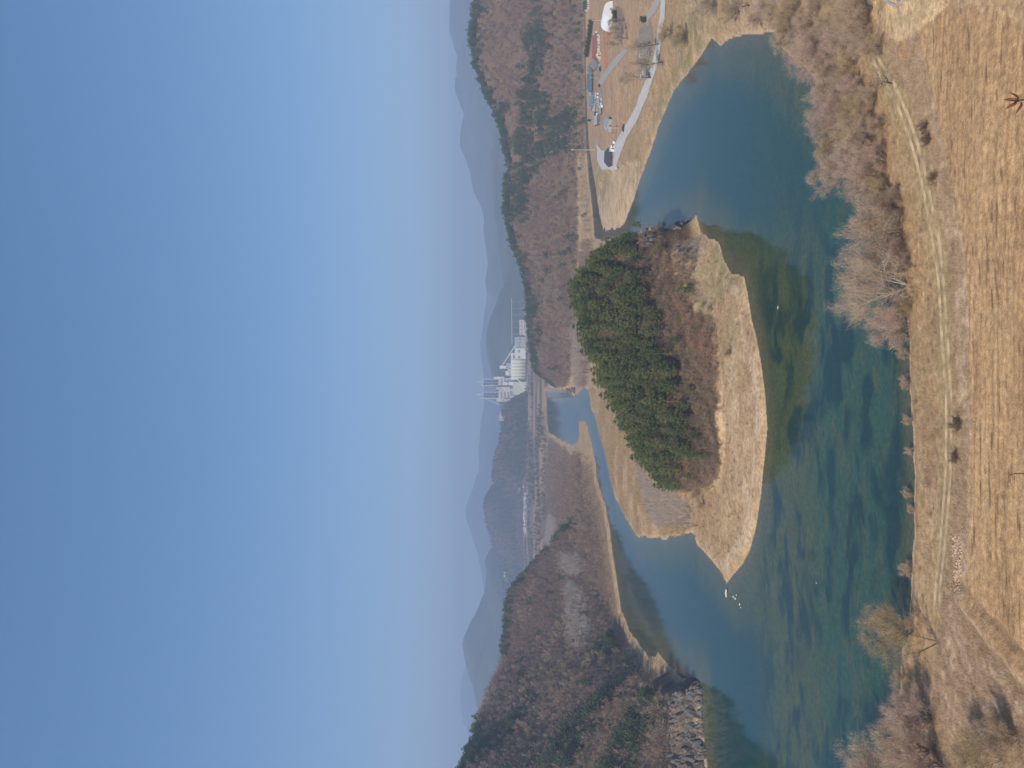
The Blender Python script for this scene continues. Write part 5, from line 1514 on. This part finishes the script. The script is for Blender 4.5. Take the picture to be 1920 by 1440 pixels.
for k in range(6):
    py = 677 + k * 6.2
    a = at(983, py, PY - 20)
    e = empty('silo', tuple(a), 0, 'cream concrete silo of the row below the cement works', 'silo', 'row of cement silos')
    h = 22 * U; r = 3.6 * U
    MB().tube((0, 0, -14), (0, 0, h), r, r, 16).build('body', M_PL_C, e, True)
    MB().tube((0, 0, h + .01), (0, 0, h + 2.2), r * 1.02, r * .35, 16).build('cap', M_PL_W, e)
plant_box('headhouse', 672, 712, 958, 963, PY - 20, 8, M_PL_W, 'long white headhouse on top of the silo row', win=8)
plant_box('bag_store', 632, 652, 966, 982, PY - 15, 24, M_PL_G, 'wide grey store hall right of the silos', M_PL_W, 3)
plant_box('bag_store', 653, 676, 965, 981, PY - 15, 24, M_PL_W, 'white store hall adjoining the silo row', M_PL_G, 2)
plant_box('low_shed', 600, 630, 974, 982, PY - 5, 18, M_PL_P, 'low pinkish shed at the right end of the works', M_PL_G, 4)
plant_box('transfer_tower', 662, 674, 958, 968, PY, 10, M_PL_W, 'square frame house above the white store hall', None, 1)
plant_box('transfer_tower', 686, 691, 937, 966, PY + 8, 8, M_PL_W, 'slim white transfer tower at the top of the sloping conveyor', None, 1)
def conveyor(a, b, r, label, legs=3, ya=PY, yb=PY):
    A = at(*a, ya); B = at(*b, yb)
    e = empty('conveyor', tuple(A), 0, label, 'conveyor')
    D = B - A
    MB().tube((0, 0, 0), D, r, r, 6).build('gallery', M_PL_W, e)
    for k in range(legs):
        t = (k + .5) / legs; q = D * t
        g = tz(A.x + q.x, A.y + q.y) - A.z
        if g < q.z: MB().tube((q.x, q.y, g - 2), (q.x, q.y, q.z), .6, .5, 5).build('trestle', M_PL_G, e)
conveyor((939, 689), (968, 645), 1.7, 'white conveyor gallery sloping down from the transfer tower', 3, PY + 8, PY - 5)
conveyor((998, 652), (986, 724), 2.2, 'long low white conveyor gallery in front of the silos', 6, PY - 110, PY - 70)
conveyor((986, 724), (966, 708), 2.0, 'short curved feed gallery rising to the cream hall', 2, PY - 70, PY - 12)
conveyor((960, 645), (959, 560), 1.0, 'thin overhead conveyor line running right across the plain', 7, PY + 20, PY + 60)
conveyor((911, 748), (938, 759), .9, 'slender inclined pipe at the left side of the towers', 0, PY + 25, PY + 25)
rr = random.Random(4)
for k, (py, top, base, wd) in enumerate(((700, 948, 962, 4), (695, 952, 964, 3), (728, 930, 945, 2.5), (731, 936, 950, 2), (709, 926, 934, 2.5), (719, 944, 960, 3), (741, 952, 962, 3), (750, 944, 958, 2.5), (683, 950, 962, 2), (668, 960, 968, 3))):
    names = ('filter tower', 'hopper house', 'duct tower', 'stair tower', 'dust filter', 'mill annex', 'pump house', 'lift tower', 'vent stack', 'switch house')
    plant_box('machine_house', py - wd, py + wd, top, base, PY + rr.uniform(-4, 10), 8, rr.choice((M_PL_W, M_PL_G, M_PL_P, M_PL_C)), 'small %s squeezed among the cement works buildings' % names[k], rr.choice((M_PL_G, M_PL_W)), 2)
for k, (py, top, lab) in enumerate(((716, 893, 'thin stack over the right preheater tower'), (740, 894, 'thin stack over the left preheater tower'), (706, 921, 'short stack on the pinkish mill block'))):
    a = at(934, py, PY + 34); b = at(top, py, PY + 34)
    e = empty('stack', tuple(a), 0, lab, 'chimney')
    MB().tube((0, 0, -30), (0, 0, b.z - a.z), 1.3, .9, 8).build('shaft', M_PL_W, e)
    MB().tube((0, 0, b.z - a.z), (0, 0, b.z - a.z + 1.5), 1.2, 1.2, 8).build('rim', M_PL_G, e)
# quarry heap on the knob
V, Fc = rock(77, 24, 20, 21, 6, 3)
o = link(bpy.data.objects.new('spoil_heap', mesh_np('spoil_heap', V, Fc, mat('spoil', (.45, .34, .29), .95, .15, .05, .1)))); p = at(943, 781, 2620)
o.location = (p.x, p.y, tz(p.x, p.y) + 1.5); tag(o, 'pinkish spoil heap on the crest of the dark knoll', 'heap')
# pale greenhouse strips on the plain behind the hill
def tunnel(px, py0, py1, label, y=1930):
    A = at(px, py0, y); B = at(px, py1, y)
    e = empty('film_tunnel', tuple(A), 0, label, 'greenhouse')
    D = B - A; m = MB(); K = 6; R = 4.5
    for k in range(K):
        t0 = math.pi * k / K; t1 = math.pi * (k + 1) / K
        f = lambda P, t: (P.x, P.y + R * math.cos(t), P.z + R * math.sin(t) - .5)
        m.quad(f(Vector((0, 0, 0)), t0), f(D, t0), f(D, t1), f(Vector((0, 0, 0)), t1))
    m.build('cover', M_PLASTIC, e, True)
    for P in (Vector((0, 0, 0)), D):
        g = MB(); g.quad(*[(P.x, P.y + R * math.cos(math.pi * k / 8), P.z + R * math.sin(math.pi * k / 8) - .5) for k in range(9)]); g.build('end_wall', M_PLASTIC, e)
tunnel(975, 548, 580, 'long thin white film tunnel, farther of the two on the plain', 3500)
tunnel(979.5, 535, 566, 'long thin white film tunnel closest to the wooded hill', 3150)

# ------------------------------------------------------------------ far villages
random.seed(21)
def far_house(py, y, w, d, h, rh, wm, rm, label, group):
    x = (720 - py) / F * y
    e = empty('far_house', (x, y, tz(x, y) - .2), random.uniform(-.4, .4), label, 'house', group)
    a, b = w / 2, d / 2
    m = MB().box(-a, a, -b, b, -.5, h)
    for s in (-1, 1): m.quad((s * a, -b, h), (s * a, b, h), (s * a, 0, h + rh * .95))
    m.build('wall', wm, e)
    r = MB()
    for s in (-1, 1): r.quad((-a - .5, s * (b + .6), h - .3), (a + .5, s * (b + .6), h - .3), (a + .5, 0, h + rh), (-a - .5, 0, h + rh))
    r.build('roof', rm, e)
    for k in (-.5, .5): MB().box(k * a - .7, k * a + .7, -b - .08, -b + .02, 1.0, 2.2).build('window', M_GLASS, e)
walls = [M_WALL_WHITE, M_WALL_CREAM, M_WALL_WHITE, M_WALL_GREY]; roofs = [M_R_BLUE, M_R_TEAL, M_R_GREY, M_WALL_WHITE, M_R_CYAN]
L1 = 'small pale house in the far village at the foot of the wooded ridge'
for k in range(17):
    far_house(random.uniform(908, 955), random.uniform(2640, 2780), random.uniform(11, 20), random.uniform(8, 12), random.uniform(4, 6), random.uniform(2.2, 3.4), random.choice(walls), random.choice(roofs), L1, 'houses of the far village')
far_house(968, 2740, 26, 14, 7, 1.6, M_WALL_WHITE, M_WALL_WHITE, 'long bright white hall left of the far village houses', None)
L2 = 'small pale house in the second far cluster beyond the white hall'
for k in range(10):
    far_house(random.uniform(978, 1004), random.uniform(2660, 2770), random.uniform(11, 20), random.uniform(8, 12), random.uniform(4, 6), random.uniform(2.2, 3.2), random.choice(walls), random.choice(roofs), L2, 'houses of the second far cluster')
L3 = 'tiny pale building below the pyramid shaped mountain'
for k in range(7):
    far_house(random.uniform(1066, 1092), random.uniform(3170, 3215), random.uniform(14, 26), random.uniform(10, 14), random.uniform(5, 9), 2, random.choice(walls[:3]), random.choice(roofs), L3, 'buildings below the pyramid shaped mountain')
L4 = 'tiny pale house on the plain right of the cement works'
for k in range(9):
    far_house(random.uniform(585, 640), random.uniform(2650, 2900), random.uniform(12, 20), random.uniform(6, 9), random.uniform(3, 4), 1.8, random.choice(walls), random.choice(roofs), L4, 'houses right of the cement works')
# ------------------------------------------------------------------ the air: one closed box of pale haze
def haze():
    mb = MB().box(-8500, 8500, -60, 11900, -8, 770)
    m = bpy.data.materials.new('haze_air'); m.use_nodes = True
    t = m.node_tree
    for n in list(t.nodes):
        if n.type == 'BSDF_PRINCIPLED': t.nodes.remove(n)
    v = t.nodes.new('ShaderNodeVolumePrincipled')
    v.inputs['Color'].default_value = (*HAZE_COLOR, 1)
    v.inputs['Density'].default_value = HAZE_DENSITY
    v.inputs['Anisotropy'].default_value = 0.0
    t.links.new(v.outputs[0], t.nodes['Material Output'].inputs['Volume'])
    o = mb.build('haze', m)
    tag(o, 'pale spring haze filling the valley', None, None, 'stuff')
haze()
